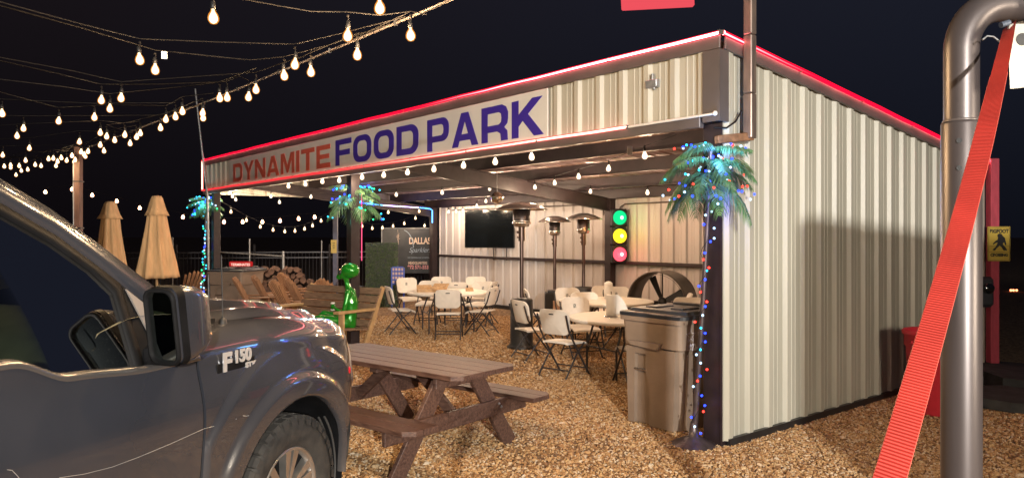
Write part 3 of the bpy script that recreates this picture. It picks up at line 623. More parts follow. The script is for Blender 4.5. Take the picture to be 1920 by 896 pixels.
FRONDS = [frond_mesh(0.47, d, i) for i, d in enumerate((0.40, 0.62, 0.85, 1.05))]
TRUNKM = mat('palm_pole_bronze', (0.09, 0.07, 0.075), 0.35, 0.5, var=0.3, vscale=12)
def palm(label, base, top, colors, glow, seed, base_flare=True, scale=1.0, tiers=3, nled=70, pole_leds=26, ledr=0.0105):
    rnd = random.Random(seed); B = Vector(base); T = Vector(top)-B
    o = empty('palm_light_tree', label, 'artificial palm', B, 0, 'palm light trees on the front posts')
    mb = MB(); mb.tube([Vector((0, 0, 0.03)), T*0.5+Vector((0.01, 0, 0)), T], [0.026, 0.022, 0.02], 10); mb.build('trunk', TRUNKM, o)
    if base_flare:
        mb = MB(); mb.lathe([(0.20, 0.0), (0.19, 0.012), (0.11, 0.05), (0.045, 0.085), (0.034, 0.16), (0.027, 0.2)], 28, mod=lambda a, z: 1+0.07*math.cos(14*a)*(z < 0.06)); mb.build('flared_base', TRUNKM, o)
    k = 0; tips = []
    for ti in range(tiers):
        nfr = 6; zz = T.z+0.02-ti*0.105*scale
        for j in range(nfr):
            a = 2*math.pi*(j+0.5*ti+rnd.uniform(-.12, .12))/nfr; me = FRONDS[min(3, ti+rnd.choice((0, 1)))]
            c = T*(zz/T.z); s_ = scale*rnd.uniform(.82, 1.05)*(1.0 if ti else 0.85)
            f = link('frond', me, o, loc=c, rot=(0, rnd.uniform(-.15, .12), a)); f.scale = (s_, s_, s_)
            tips.append((c, a, s_, ti)); k += 1
    groups = {}
    for i in range(nled):
        c, a, s_, ti = rnd.choice(tips); u = rnd.uniform(0.15, 1.0); dr = (0.5, 0.75, 0.95)[min(2, ti)]
        L = 0.47*s_; p = c+Vector((math.cos(a)*L*u*0.9+rnd.uniform(-.03, .03), math.sin(a)*L*u*0.9+rnd.uniform(-.03, .03), L*(0.30*u-0.85*dr*u*u)+rnd.uniform(0, .03)))
        groups.setdefault(rnd.choice(colors), []).append(p)
    for i in range(pole_leds):
        u = i/pole_leds*0.80+rnd.uniform(0, .02); a = i*1.3; p = T*u+Vector((math.cos(a)*0.035+rnd.uniform(-.015, .05), -abs(math.sin(a))*0.035-0.01, 0.05))
        groups.setdefault(rnd.choice(colors), []).append(p)
    for cname, ps in groups.items():
        mb = MB()
        for p in ps: mb.ball(p, ledr, 6, 4)
        mb.build(cname+'_leds', LEDC[cname], o, kind='stuff')
    mb = MB(); q = [T*(i/40*0.82)+Vector((math.cos(i*1.1)*0.032, math.sin(i*1.1)*0.032, 0.05)) for i in range(41)]; mb.tube(q, 0.0025, 4); mb.build('led_wire', CABLE, o)
    for dz, e, c in glow: lamp('led_glow', 'POINT', B+T+Vector((0.0, -0.24, dz)), e, c, shadow_soft_size=0.12)
    return o
palm('artificial palm with red, white and blue lights in front of the right corner post', (1.555, 6.36, 0), (1.67, 6.24, 2.50), ['blue', 'white', 'red', 'red', 'blue', 'blue', 'teal', 'white'], [(-0.02, 13, (0.15, 0.45, 1.0)), (-0.38, 10, (0.08, 0.15, 1.0))], 3, tiers=4, nled=80, pole_leds=34)
palm('artificial palm with teal and violet lights behind the middle front post', (-2.50, 11.62, 0), (-2.47, 11.66, 2.50), ['teal', 'blue', 'green', 'teal', 'blue'], [(-0.1, 9.0, (0.10, 0.4, 1.0)), (-0.5, 5, (0.1, 0.9, 0.6))], 5, base_flare=False, nled=90, pole_leds=0, scale=1.15, ledr=0.014)
palm('artificial palm with teal lights and a lit stem beside the left end post', (gx(378, 16.6), 16.6, 0), (gx(387, 16.6), 16.6, 2.58), ['teal', 'white', 'teal', 'blue', 'green'], [(-0.1, 9.0, (0.15, 0.75, 0.9))], 8, nled=90, pole_leds=40, ledr=0.017)

# ------------------------------------------------------------------ furniture: folding chair
def rounded_rect(w_, h_, r, n_=5, cx=0, cy=0):
    p = []
    for (sx, sy, a0) in ((1, -1, 270), (1, 1, 0), (-1, 1, 90), (-1, -1, 180)):
        for i in range(n_+1):
            a = R(a0+90*i/n_); p.append((cx+sx*(w_/2-r)+r*math.cos(a), cy+sy*(h_/2-r)+r*math.sin(a)))
    return p
def make_chair():
    o = empty('folding_chair', 'x', 'chair', group='white folding chairs under the shelter')
    mb = MB(); rows = []; N = 9
    for j in range(N):                          # seat: slightly dished shell with rolled front
        v = j/(N-1); y = -0.20+0.42*v; wv = 0.215-0.02*(1-v); row = []
        for i in range(N):
            u = i/(N-1)*2-1; x = u*wv; z = 0.445-0.014*(1-u*u)*math.sin(math.pi*v)+0.0-0.03*max(0, v-0.85)/0.15-0.01*abs(u)**6+0.012*(1-v)
            row.append((x, y, z))
        rows.append(row)
    mb.grid(rows); und = [[(p[0]*0.97, p[1], p[2]-0.026) for p in r] for r in rows]; mb.grid(und, flip=True)
    per = lambda g: [g[0][i] for i in range(N)]+[g[i][N-1] for i in range(1, N)]+[g[N-1][i] for i in range(N-2, -1, -1)]+[g[i][0] for i in range(N-2, 0, -1)]
    a = per(rows); b = per(und); mb.grid([a+[a[0]], b+[b[0]]]); mb.build('seat', PLASTIC, o)
    # back: rounded panel, curved around the sitter
    mb = MB(); poly = rounded_rect(0.455, 0.33, 0.085, 6); poly = [(x*(1-0.05*(z < 0)), z) for x, z in poly]
    def bp_(x, z, off): th = R(13); yy = 0.05*(x/0.23)**2+off; return (x, -0.245+yy-(z)*math.sin(th)-0.0, 0.70+z*math.cos(th))
    K = 5; fr_ = []; bk = []
    for k_ in range(K+1):
        s_ = 1-k_/K; fr_.append([bp_(x*s_, z*s_, 0.013) for x, z in poly]); bk.append([bp_(x*s_, z*s_, -0.013) for x, z in poly])
    mb.grid([r+[r[0]] for r in fr_]); mb.grid([r+[r[0]] for r in bk], flip=True); mb.grid([fr_[0]+[fr_[0][0]], bk[0]+[bk[0][0]]])
    back = mb.build('backrest', PLASTIC, o)
    mb = MB()
    hs = rounded_rect(0.075, 0.016, 0.007, 3)
    mb.add([bp_(x, z+0.105, -0.0155) for x, z in hs], [tuple(range(len(hs)))]); mb.add([bp_(x, z+0.105, 0.0155) for x, z in hs], [tuple(range(len(hs)))])
    mb.build('handle_slot', BLACKP, back)
    mb = MB(); q = [(-.022, -.045), (.022, -.045), (.022, .015), (-.022, .015)]; mb.add([bp_(x, z+0.045, 0.0160) for x, z in q], [(0, 1, 2, 3)])
    mb.build('sticker', mat('chair_sticker', (0.03, 0.03, 0.03), 0.5, 0, col2=(0.6, 0.6, 0.55), vscale=55), back)
    for sx in (-1, 1):
        mb = MB(); mb.tube([(sx*0.225, -0.275, 0.80), (sx*0.228, -0.215, 0.60), (sx*0.232, -0.08, 0.40), (sx*0.235, 0.22, 0.012)], 0.0125, 8); mb.tube([(sx*0.235, 0.215, 0.02), (sx*0.235, 0.223, 0.0)], 0.016, 8); mb.build('leg', CHAIRLEG, o)
        mb = MB(); mb.tube([(sx*0.212, 0.14, 0.425), (sx*0.213, -0.02, 0.30), (sx*0.214, -0.26, 0.012)], 0.0115, 8); mb.tube([(sx*0.214, -0.257, 0.02), (sx*0.214, -0.262, 0.0)], 0.015, 8); mb.build('leg', CHAIRLEG, o)
    mb = MB(); mb.tube([(-0.235, 0.155, 0.10), (0.235, 0.155, 0.10)], 0.009, 6); mb.build('crossbar', CHAIRLEG, o)
    mb = MB(); mb.tube([(-0.214, -0.19, 0.10), (0.214, -0.19, 0.10)], 0.009, 6); mb.build('crossbar', CHAIRLEG, o)
    mb = MB(); mb.tube([(-0.22, -0.08, 0.41), (0.22, -0.08, 0.41)], 0.009, 6); mb.build('crossbar', CHAIRLEG, o)
    return o
chair0 = make_chair(); used = [False]
def chair(px, Y, face, label):
    """face: direction (degrees, 0 = away from the camera, 90 = to the left) in which the sitter looks"""
    o = chair0 if not used[0] else copy_tree(chair0); used[0] = True
    o.location = (gx(px, Y), Y, 0); o.rotation_euler = (0, 0, R(face)); o['label'] = label
TA = Vector((gx(840, 13.9), 13.9, 0)); TB = Vector((1.50, 9.62, 0)); TC = Vector((1.52, 12.0, 0))
chair(752, 13.6, -68, 'white folding chair at the left of the snack table, in front of the lattice wall')
chair(841, 12.95, 2, 'white folding chair with its back to the camera in front of the snack table')
chair(902, 13.4, 68, 'pink lit folding chair at the right of the snack table, nearest the camera')
chair(905, 14.9, 75, 'white folding chair edge on behind the pink lit one at the snack table')
chair(768, 16.0, 205, 'white folding chair at the far left behind the snack table, before the blue game')
chair(826, 16.4, 180, 'white folding chair below the blue tube post, behind the snack table')
chair(891, 16.4, 180, 'white folding chair below the television, behind the snack table')
chair(802, 14.95, 175, 'white folding chair behind the snack boxes with its back top showing over them')
chair(855, 15.0, 4, 'white folding chair seen from behind between the snack table and the wall')
chair(897, 14.75, 160, 'white folding chair with a black sticker at the far right of the snack table')
chair(1000, 10.75, -62, 'white folding chair left of the towel roll table, beside the first heater')
chair(1058, 9.55, -40, 'white folding chair nearest the picnic table, turned towards the towel roll table')
chair(1090, 11.0, 200, 'white folding chair with a black sticker behind the left edge of the towel roll table')
chair(1100, 11.9, 185, 'white folding chair just behind the stickered one, only its curved top showing')
chair(1072, 12.9, 195, 'orange lit folding chair behind the towel roll table near the second heater')
chair(1012, 12.9, -85, 'white folding chair seen edge on beside the second heater')
chair(1135, 13.4, 180, 'white folding chair behind the wrapped towel rolls at left of the traffic light post')
chair(1158, 13.2, 178, 'white folding chair below the traffic light behind the far towel rolls')
chair(1265, 11.9, 82, 'white folding chair edge on in front of the black drum fan')
chair(1297, 10.9, 178, 'white folding chair half hidden behind the bin lid and the palm pole')
chair(1196, 9.0, 12, 'white folding chair mostly hidden by the brown bin, only its left corner showing')
# round folding tables
def table(loc, label, rz):
    o = empty('round_table', label, 'table', loc, rz, 'round folding tables')
    mb = MB(); mb.lathe([(0.001, 0.742), (0.74, 0.742), (0.757, 0.738), (0.762, 0.728), (0.758, 0.70), (0.745, 0.698), (0.735, 0.715), (0.001, 0.715)], 64); mb.build('tabletop', PLASTIC, o)
    for sx in (-1, 1):
        for sy in (-1, 1): mb = MB(); mb.tube([(sx*0.30, sy*0.30, 0.715), (sx*0.42, sy*0.32, 0.35), (sx*0.42, sy*0.32, 0.0)], 0.014, 8); mb.build('leg', CHAIRLEG, o)
        mb = MB(); mb.tube([(sx*0.42, -0.32, 0.36), (sx*0.42, 0.32, 0.36)], 0.010, 6); mb.tube([(sx*0.40, 0, 0.36), (sx*0.08, 0, 0.70)], 0.009, 6); mb.build('brace', CHAIRLEG, o)
table(TA, 'round white table carrying snack boxes in front of the television', 0.3)
table(TB, 'round white table with a towel roll, nearest the brown bin', 0.5)
table(TC, 'round table glowing orange beneath the traffic light, behind the nearer round table', 0.2)
def towel(loc, label, wrapped=False):
    o = empty('paper_towel_roll', label, 'paper towels', loc, 0.3)
    if wrapped:
        mb = MB(); mb.lathe([(0.001, 0.29), (0.03, 0.285), (0.065, 0.26), (0.072, 0.22), (0.060, 0.20), (0.068, 0.17), (0.066, 0.0), (0.001, 0.0)], 20, mod=lambda a, z: 1+0.06*math.sin(5*a+30*z)); mb.build('roll', WHITE, o)
    else:
        mb = MB(); mb.lathe([(0.001, 0.29), (0.018, 0.29), (0.02, 0.288), (0.062, 0.288), (0.065, 0.28), (0.065, 0.02), (0.001, 0.02)], 28); mb.build('roll', WHITE, o)
        rows = [[(0.065+0.17*u, -0.005+0.01*math.sin(u*5), 0.02+(0.27-0.21*u*u)*v) for u in [i/8 for i in range(9)]] for v in (0, 0.5, 1)]
        mb = MB(); mb.grid(rows); mb.grid([[(p[0], p[1]+0.0012, p[2]) for p in r] for r in rows], flip=True); mb.build('loose_sheet', WHITE, o)
        mb = MB(); mb.lathe([(0.001, 0.0), (0.085, 0.0), (0.088, 0.008), (0.08, 0.016), (0.001, 0.018)], 28); mb.tube([(0, 0, 0), (0, 0, 0.33)], 0.006); mb.build('holder', CHROME, o)
towel((gx(1146, 9.55), 9.55, 0.742), 'white paper towel roll with a loose sheet on the nearer round table')
towel((gx(1141, 12.3), 12.3, 0.742), 'plastic wrapped paper towel roll standing on the orange lit table', True)
KRAFT = mat('kraft_cardboard', (0.50, 0.32, 0.17), 0.7, 0, var=0.2, vscale=25)
for i, (dx, dy, rz, sc, lb) in enumerate([(-0.42, -0.1, .2, 1, 'open cardboard snack tray at the left on the snack table'), (-0.22, 0.12, -.3, 1.1, 'cardboard food box in the middle of the snack table'), (-0.12, -0.2, .5, .8, 'low cardboard tray nearest the camera on the snack table'), (0.40, 0.05, .1, .5, 'small paper cup tray at the right on the snack table')]):
    o = empty('food_box', lb, 'food box', TA+Vector((dx, dy, 0.742)), rz)
    mb = MB(); a = 0.14*sc; h = 0.06*sc
    for (c, d) in (((0, 0, 0.003), (2*a, 1.4*a, 0.006)), ((-a, 0, h/2), (0.006, 1.4*a, h)), ((a, 0, h/2), (0.006, 1.4*a, h)), ((0, -0.7*a, h/2), (2*a, 0.006, h)), ((0, 0.7*a, h/2), (2*a, 0.006, h))): mb.box(c, d)
    mb.build('tray', KRAFT, o); mb = MB(); mb.box((0, 0.7*a+0.5*a, h*1.2), (2*a, 1.0*a, 0.004), rot=Matrix.Rotation(R(35), 3, 'X')); mb.build('flap', KRAFT, o)
    mb = MB()
    for j in range(6): mb.ball((random.uniform(-.6, .6)*a, random.uniform(-.4, .4)*a, h*0.7), 0.03*sc, 8, 5)
    mb.build('food', mat('fried_food', (0.5, 0.26, 0.08), 0.6, 0, var=0.3, vscale=30), o, kind='stuff')

# ------------------------------------------------------------------ patio heaters
def heater(px, Y, label, sc=1.0, basew=0.2, square=False, glowc=None, poleH=2.26):
    o = empty('patio_heater', label, 'patio heater', (gx(px, Y), Y, 0), 0, 'patio heaters along the back wall'); H = poleH
    mb = MB()
    if square: mb.box((0, 0, 0.33), (0.40, 0.40, 0.62), bev=0.02); mb.box((0, 0, 0.66), (0.30, 0.30, 0.04), bev=0.01)
    else: mb.lathe([(0.001, 0), (0.23, 0), (0.235, 0.03), (0.20, 0.06), (0.18, 0.08), (0.18, 0.76), (0.16, 0.79), (0.05, 0.80), (0.001, 0.80)], 32)
    mb.build('tank_housing', BLACKM, o)
    if square: mb = MB(); mb.box((0.03, -0.202, 0.34), (0.15, 0.004, 0.30)); mb.build('door_panel', mat('cardboard_label', (0.42, 0.26, 0.17), 0.6, 0, var=0.2, vscale=9), o)
    mb = MB(); mb.tube([(0, 0, 0.7), (0, 0, H-0.55)], 0.032, 14); mb.build('pole', HEATPOLE, o)
    mb = MB(); mb.tube([(0, 0, H-0.56), (0, 0, H-0.32)], 0.048*sc+0.006, 14); mb.ball((-0.06*sc, -0.04, H-0.42), 0.022, 8, 6); mb.ball((-0.06*sc, -0.04, H-0.50), 0.018, 8, 6); mb.build('control_valve', HEATPOLE, o)
    mb = MB(); mb.lathe([(0.05*sc, H-0.34), (0.115*sc, H-0.335), (0.13*sc, H-0.31), (0.13*sc, H-0.295), (0.155*sc, H-0.29), (0.155*sc, H-0.265), (0.138*sc, H-0.255), (0.138*sc, H-0.24)], 32); mb.build('burner_ring', CHROME, o)
    mb = MB(); mb.lathe([(0.138*sc, H-0.24), (0.142*sc, H-0.05), (0.10*sc, H-0.045)], 32)
    mb.build('emitter_screen', mat('dark_perforated_steel', (0.06, 0.05, 0.05), 0.35, 0.8, var=0.4, vscale=60), o)
    mb = MB(); mb.lathe([(0.001, H+0.06), (0.10*sc, H+0.055), (0.26*sc, H+0.015), (0.42*sc, H-0.055), (0.425*sc, H-0.068), (0.41*sc, H-0.06), (0.26*sc, H+0.002), (0.10*sc, H+0.04), (0.001, H+0.045)], 40); mb.build('reflector_dish', CHROME, o)
    mb = MB()
    for a in (0, 2.09, 4.19): mb.tube([(0.12*sc*math.cos(a), 0.12*sc*math.sin(a), H-0.06), (0.14*sc*math.cos(a), 0.14*sc*math.sin(a), H+0.02)], 0.006, 6)
    mb.build('dish_support', CHROME, o); return o
heater(978, 11.8, 'patio heater with the widest chrome dish beside the television, nearest of the three', 0.98)
heater(1040, 15.0, 'patio heater with a square black base, middle of the three by the back wall', 0.80, square=True, poleH=2.12)
heater(1094, 14.4, 'patio heater tinted orange and magenta left of the traffic light', 0.86, poleH=2.16)
lamp('heater_glow', 'POINT', (gx(1120, 13.7), 13.7, 1.95), 18, (1.0, 0.35, 0.1), shadow_soft_size=0.1)

# ------------------------------------------------------------------ television
tvY = 17.9; o = empty('television', 'large flat black television tilted on a bracket on the back wall', 'television', (gx(918, tvY), tvY, gz(429, tvY)), R(-14))
mb = MB(); mb.box((0, 0, 0), (1.24, 0.05, 0.92), bev=0.008); mb.build('cabinet', BLACKP, o)
mb = MB(); mb.box((0, -0.027, 0), (1.21, 0.004, 0.89)); mb.build('screen', SCREEN, o)
mb = MB(); mb.beam((0, 0.03, 0), (0.12, 0.55, 0), 0.08, 0.08); mb.box((0, 0.04, 0), (0.4, 0.03, 0.4)); mb.build('bracket', BLACKM, o)
mb = MB(); mb.tube([(0.1, 0.0, -0.45), (0.1, 0.02, -0.75)], 0.012); mb.tube([(0.42, 0.0, -0.45), (0.42, 0.02, -0.75)], 0.012); mb.build('cord', BLACKM, o)
# ------------------------------------------------------------------ traffic light
tl = W(6.60, DEP-0.42, 0); o = empty('traffic_light', 'vertical traffic light with green, yellow and red lenses all lit on the back column', 'traffic light', (gx(1160, tl.y), tl.y, 1.22), R(8))
mb = MB()
for i in range(3): mb.box((0, 0, 0.19+i*0.365), (0.31, 0.17, 0.355), bev=0.02)
mb.build('housing', BLACKM, o)
for i, (nm, c, c2, e) in enumerate([('red_lens', (1.0, 0.09, 0.13), (1.0, 0.01, 0.04), 1.7), ('yellow_lens', (1.0, 0.72, 0.02), (1.0, 0.5, 0.0), 1.9), ('green_lens', (0.01, 0.80, 0.26), (0.0, 0.45, 0.14), 1.1)]):
    M = frame((0, -0.088, 0.19+i*0.365), (1, 0, 0), (0, 0, 1))
    em = emis(nm, c, e, edge=c2, edge_strength=e*0.8)
    mb = MB(); mb.lathe([(0.142, 0.0), (0.135, 0.012), (0.10, 0.028), (0.05, 0.036), (0.0005, 0.038)], 32, M); lens = mb.build(nm, em, o)
    mb = MB(); mb.lathe([(0.158, -0.01), (0.158, 0.018), (0.144, 0.020), (0.144, -0.005)], 32, M); mb.build('bezel', BLACKM, o)
    mb = MB(); mb.ball((0.03, -0.128, 0.19+i*0.365+0.0), 0.035, 12, 8, sc=(1, 0.25, 1.1)); mb.build('hot_spot', emis(nm+'_core', tuple(min(1, v+0.35) for v in c), 3.0), lens)
    if i == 0:
        mb = MB()
        for q_ in range(90):
            a = q_*2.39996; rr = 0.0132*math.sqrt(q_+0.5)
            mb.ball((rr*math.cos(a), -0.088-0.038*(1-(rr/0.14)**2)-0.001, 0.19+rr*math.sin(a)), 0.0042, 6, 4)
        mb.build('led_dots', emis('pale_led_dots', (1.0, 0.62, 0.70), 1.4), lens, kind='stuff')
    lamp('lens_glow', 'POINT', Vector((gx(1160, tl.y), tl.y-0.25, 1.41+i*0.365)), 2.6, c, shadow_soft_size=0.12)
# disco ball
o = empty('disco_ball', 'small mirrored disco ball hanging left of the first heater dish', 'disco ball', wpt(932, 371, 12.6), 0)
mb = MB(); 
rg = 14
for i in range(rg):
    a0 = math.pi*i/rg-math.pi/2; a1 = math.pi*(i+1)/rg-math.pi/2; nn = max(4, int(24*math.cos((a0+a1)/2)))
    for j in range(nn):
        b0 = 2*math.pi*j/nn; b1 = 2*math.pi*(j+0.94)/nn; rr = 0.105
        mb.add([(rr*math.cos(a)*math.cos(b), rr*math.cos(a)*math.sin(b), rr*math.sin(a)) for a, b in ((a0, b0), (a0, b1), (a1-0.01, b1), (a1-0.01, b0))], [(0, 1, 2, 3)])
mb.build('mirror_tiles', mat('mirror_tile', (0.75, 0.66, 0.56), 0.12, 1.0, var=0.2, vscale=30), o, kind='stuff')
mb = MB(); mb.ball((0, 0, 0), 0.102, 24, 14); mb.build('core', BLACKP, o)
mb = MB(); mb.tube([(0, 0, 0.1), (0, 0, 0.45)], 0.004); mb.build('hook', GREYB, o)

# ------------------------------------------------------------------ drum fan
fy = 13.0; o = empty('drum_fan', 'big black drum fan lying low against the back wall behind the tables', 'fan', (gx(1242, fy), fy, 0), R(-34))
DR = mat('fan_drum_metal', (0.10, 0.085, 0.075), 0.45, 0.2, var=0.25, vscale=5)
M = Matrix.Translation((0, 0, 0.63)) @ Matrix.Rotation(R(90), 4, 'X')
mb = MB(); mb.lathe([(0.52, -0.28), (0.535, -0.27), (0.53, 0.27), (0.545, 0.29), (0.52, 0.29), (0.51, 0.0), (0.52, -0.28)], 48, M); mb.build('drum', DR, o)
mb = MB()
for i in range(4):
    a = i*math.pi/2+0.4; x = Vector((math.cos(a), 0, math.sin(a))); u = Vector((-math.sin(a), 0.6, math.cos(a))).normalized(); c = Vector((0, 0, 0.63))
    mb.add([c+x*0.06-u*0.05, c+x*0.06+u*0.05, c+x*0.47+u*0.12, c+x*0.47-u*0.09], [(0, 1, 2, 3)])
mb.ball((0, 0, 0.63), 0.08, 12, 8); mb.build('blades', mat('fan_blade', (0.03, 0.028, 0.028), 0.5, 0.2), o)
mb = MB(); mb.tube([(-0.51, 0.0, 0.63), (0.51, 0.0, 0.63)], 0.012, 6); mb.tube([(0, 0.0, 0.12), (0, 0.0, 1.14)], 0.012, 6)
for rr in (0.49,): mb.tube([(rr*math.cos(2*math.pi*i/32), -0.26, 0.63+rr*math.sin(2*math.pi*i/32)) for i in range(32)], 0.003, 4, closed=True)
mb.build('guard', BLACKM, o)
for sx in (-1, 1):
    mb = MB(); mb.beam((sx*0.3, -0.28, 0.05), (sx*0.3, 0.28, 0.05), 0.04, 0.04); mb.beam((sx*0.3, 0, 0.05), (sx*0.42, 0, 0.35), 0.04, 0.04); mb.build('stand', BLACKM, o)
    mb = MB(); mb.tube([(sx*0.3-0.02, 0.22, 0.08), (sx*0.3+0.02, 0.22, 0.08)], 0.08, 16); mb.build('wheel', BLACKP, o)

# ------------------------------------------------------------------ wheeled bins
LOGO = mat('bin_logo_white', (0.62, 0.60, 0.66), 0.5)
def make_bin(label, loc, rz, printed=True):
    o = empty('wheeled_bin', label, 'rubbish bin', loc, rz)
    # local: front face at y=0 looking to -y, width along x (0 = right edge), depth +y
    mb = MB(); rows = []
    prof = [(0.0, 0.00, 0.0), (0.015, -0.005, 0.0), (0.30, 0.012, 0.0), (0.55, 0.022, 0.002), (0.74, 0.030, 0.0), (0.755, 0.050, -0.03), (0.93, 0.056, -0.035), (0.985, 0.06, -0.035), (0.99, 0.075, -0.05), (1.03, 0.078, -0.05)]
    for z, g, f in prof:
        ring = rounded_rect(0.58+2*g, 0.62+2*g, 0.05, 4, -0.29, 0.33); rows.append([(x, y+(f if y < 0.3 else 0), z) for x, y in ring])
    mb.grid([r+[r[0]] for r in rows], smooth=False); mb.add(rows[0], [tuple(range(len(rows[0])))]); mb.add(rows[-1], [tuple(range(len(rows[0])))])
    # moulded relief on the front: vertical step, catch-bar recess, upper lip panel
    mb.prism([(-0.54, 0.02), (-0.28, 0.02), (-0.28, 0.46), (-0.34, 0.52), (-0.34, 0.68), (-0.54, 0.68)], -0.012, 0.02, 'y')
    mb.prism([(-0.31, 0.02), (-0.03, 0.02), (-0.01, 0.74), (-0.35, 0.74), (-0.35, 0.50), (-0.31, 0.42)], -0.060, 0.02, 'y')
    mb.prism([(-0.575, 0.02), (-0.50, 0.02), (-0.49, 0.74), (-0.60, 0.74)], -0.055, 0.02, 'y')
    mb.prism([(-0.50, 0.68), (-0.345, 0.68), (-0.345, 0.74), (-0.50, 0.74)], -0.058, 0.02, 'y')
    mb.prism([(-0.55, 0.80), (-0.15, 0.80), (-0.19, 0.74), (-0.50, 0.76)], -0.105, -0.02, 'y')
    mb.prism([(0.06, 0.02), (0.20, 0.02), (0.20, 0.70), (0.06, 0.70)], -0.01, 0.035, 'x')
    mb.build('body', BINM, o)
    mb = MB(); mb.tube([(-0.50, -0.045, 0.53), (-0.34, -0.045, 0.53)], 0.013, 10); mb.build('catch_bar', CHROME, o)
    lid = MB(); pr = rounded_rect(0.79, 0.84, 0.06, 4, -0.29, 0.33)
    rws = [[(x, y-0.0, 1.032) for x, y in pr], [(x, y, 1.062) for x, y in pr], [(-0.29+(x+0.29)*0.97, 0.33+(y-0.33)*0.97, 1.068) for x, y in pr], [(-0.29+(x+0.29)*0.88, 0.36+(y-0.33)*0.86, 1.072) for x, y in pr], [(-0.29+(x+0.29)*0.84, 0.36+(y-0.33)*0.82, 1.098) for x, y in pr], [(-0.29, 0.38, 1.105)]*len(pr)]
    lid.grid([r+[r[0]] for r in rws], smooth=False); lid.box((-0.29, 0.62, 1.105), (0.5, 0.10, 0.03), bev=0.01); lid.box((-0.44, 0.25, 1.104), (0.14, 0.26, 0.02), bev=0.006); lid.box((-0.14, 0.25, 1.104), (0.14, 0.26, 0.02), bev=0.006)
    lid.build('lid', LIDM, o)
    for sx in (-0.58, 0.0): mb = MB(); mb.tube([(sx-0.03, 0.66, 0.13), (sx+0.03, 0.66, 0.13)], 0.13, 20); mb.build('wheel', BLACKP, o)
    mb = MB(); mb.tube([(-0.5, 0.74, 0.98), (-0.08, 0.74, 0.98)], 0.015, 8); mb.build('handle', LIDM, o)
    if printed:
        M = frame((0.062, 0.13, 0.885), (0, 1, 0), (0, 0, 1)); M2 = frame((0.062, 0.13, 0.765), (0, 1, 0), (0, 0, 1))
        text('972-413', 0.085, LOGO, 'phone_number', o, frame((0.058, 0.17, 0.775), (0, 1, 0), (0, 0, 1)), ext=0.001, bold=0.003, sx=0.8)
        mb = MB(); c = Vector((0.0585, 0.08, 0.885))
        for i in range(5):
            a0 = R(90+72*i); a1 = R(90+72*i+36); a2 = R(90+72*i-36)
            q = lambda a, r: c+Vector((0, math.cos(a)*r, math.sin(a)*r))
            mb.add([q(a0, 0.075), q(a1, 0.030), q(a1, 0.022), q(a0+R(6), 0.045)], [(0, 1, 2, 3)]); mb.add([q(a0, 0.075), q(a2, 0.030), q(a2, 0.024), q(a0-R(5), 0.05)], [(0, 1, 2, 3)])
        mb.build('star_logo', LOGO, o)
        text('HOME', 0.05, LOGO, 'brand_text', o, frame((0.0585, 0.25, 0.895), (0, 1, 0), (0, 0, 1)), ext=0.001, sx=1.0)
        text('SERVICE', 0.026, LOGO, 'brand_text', o, frame((0.0585, 0.25, 0.862), (0, 1, 0), (0, 0, 1)), ext=0.001, sx=1.0)
    return o
make_bin('tall brown wheeled bin with a charcoal lid beside the right palm pole', W(0.50, 0.07), BROT)
make_bin('brown wheeled bin with a red lettered strip on its lid beside the left palm', (gx(462, 15.9), 15.6, 0), R(-12), False)
b2 = bpy.data.objects['wheeled_bin.001']; b2.scale = (1.15, 1.15, 0.99)
o = empty('lid_sign', 'glowing red lettered strip lying on the lid of the far brown bin', 'sign', (gx(452, 15.9), 15.9, 1.12), 0)
mb = MB(); mb.box((0, 0, 0.055), (0.50, 0.06, 0.11), bev=0.02); mb.build('strip', emis('red_strip', (0.8, 0.03, 0.03), 0.5), o)
text('TERMINATES', 0.075, emis('strip_letters', (1, 0.55, 0.45), 1.2), 'lettering', o, frame((0, -0.033, 0.04), (1, 0, 0), (0, 0, 1)), ext=0.001, bold=0.002, sx=0.95)

# ------------------------------------------------------------------ picnic table
E = Vector((-0.775, 0.632, 0)).normalized(); PE = Vector((-0.172, 5.72, 0))      # near right end centre
ang = math.atan2(E.y, E.x)
pt = empty('picnic_table', 'weathered brown wooden picnic table with attached benches beside the truck', 'picnic table', PE, ang)
# local: x runs along the table away from the near end, y = across (negative = far side right)
TL = 1.95; TH = 0.755
def plank(name, x0, x1, y, wd, z, th, m=WOODR, chamfer=None, parent=pt):
    mb = MB(); hw = wd/2; poly = [(x0, y-hw), (x1, y-hw), (x1, y+hw), (x0, y+hw)]
    if chamfer == 'lo': poly = [(x0+0.07, y-hw), (x1-0.07, y-hw), (x1, y-hw+0.07), (x1, y+hw), (x0, y+hw), (x0, y-hw+0.07)]
    if chamfer == 'hi': poly = [(x0, y-hw), (x1, y-hw), (x1, y+hw-0.07), (x1-0.07, y+hw), (x0+0.07, y+hw), (x0, y+hw-0.07)]
    mb.prism(poly, z-th, z, 'z'); o = mb.build(name, m, parent)
    bv = o.modifiers.new('edge', 'BEVEL'); bv.width = 0.004; bv.segments = 2; bv.limit_method = 'ANGLE'
    return o
for i in range(5):
    y = (i-2)*0.146; plank('tabletop_plank', 0, TL, y, 0.140, TH+random.uniform(-.002, .002), 0.038, chamfer='lo' if i == 0 else ('hi' if i == 4 else None))
for sy in (-1, 1):
    for i in range(2):
        y = sy*(0.70+i*0.146-0.073); plank('bench_plank', 0, TL, y, 0.140, 0.445+random.uniform(-.002, .002), 0.038, chamfer=('lo' if sy < 0 else 'hi') if i == 1 else None)
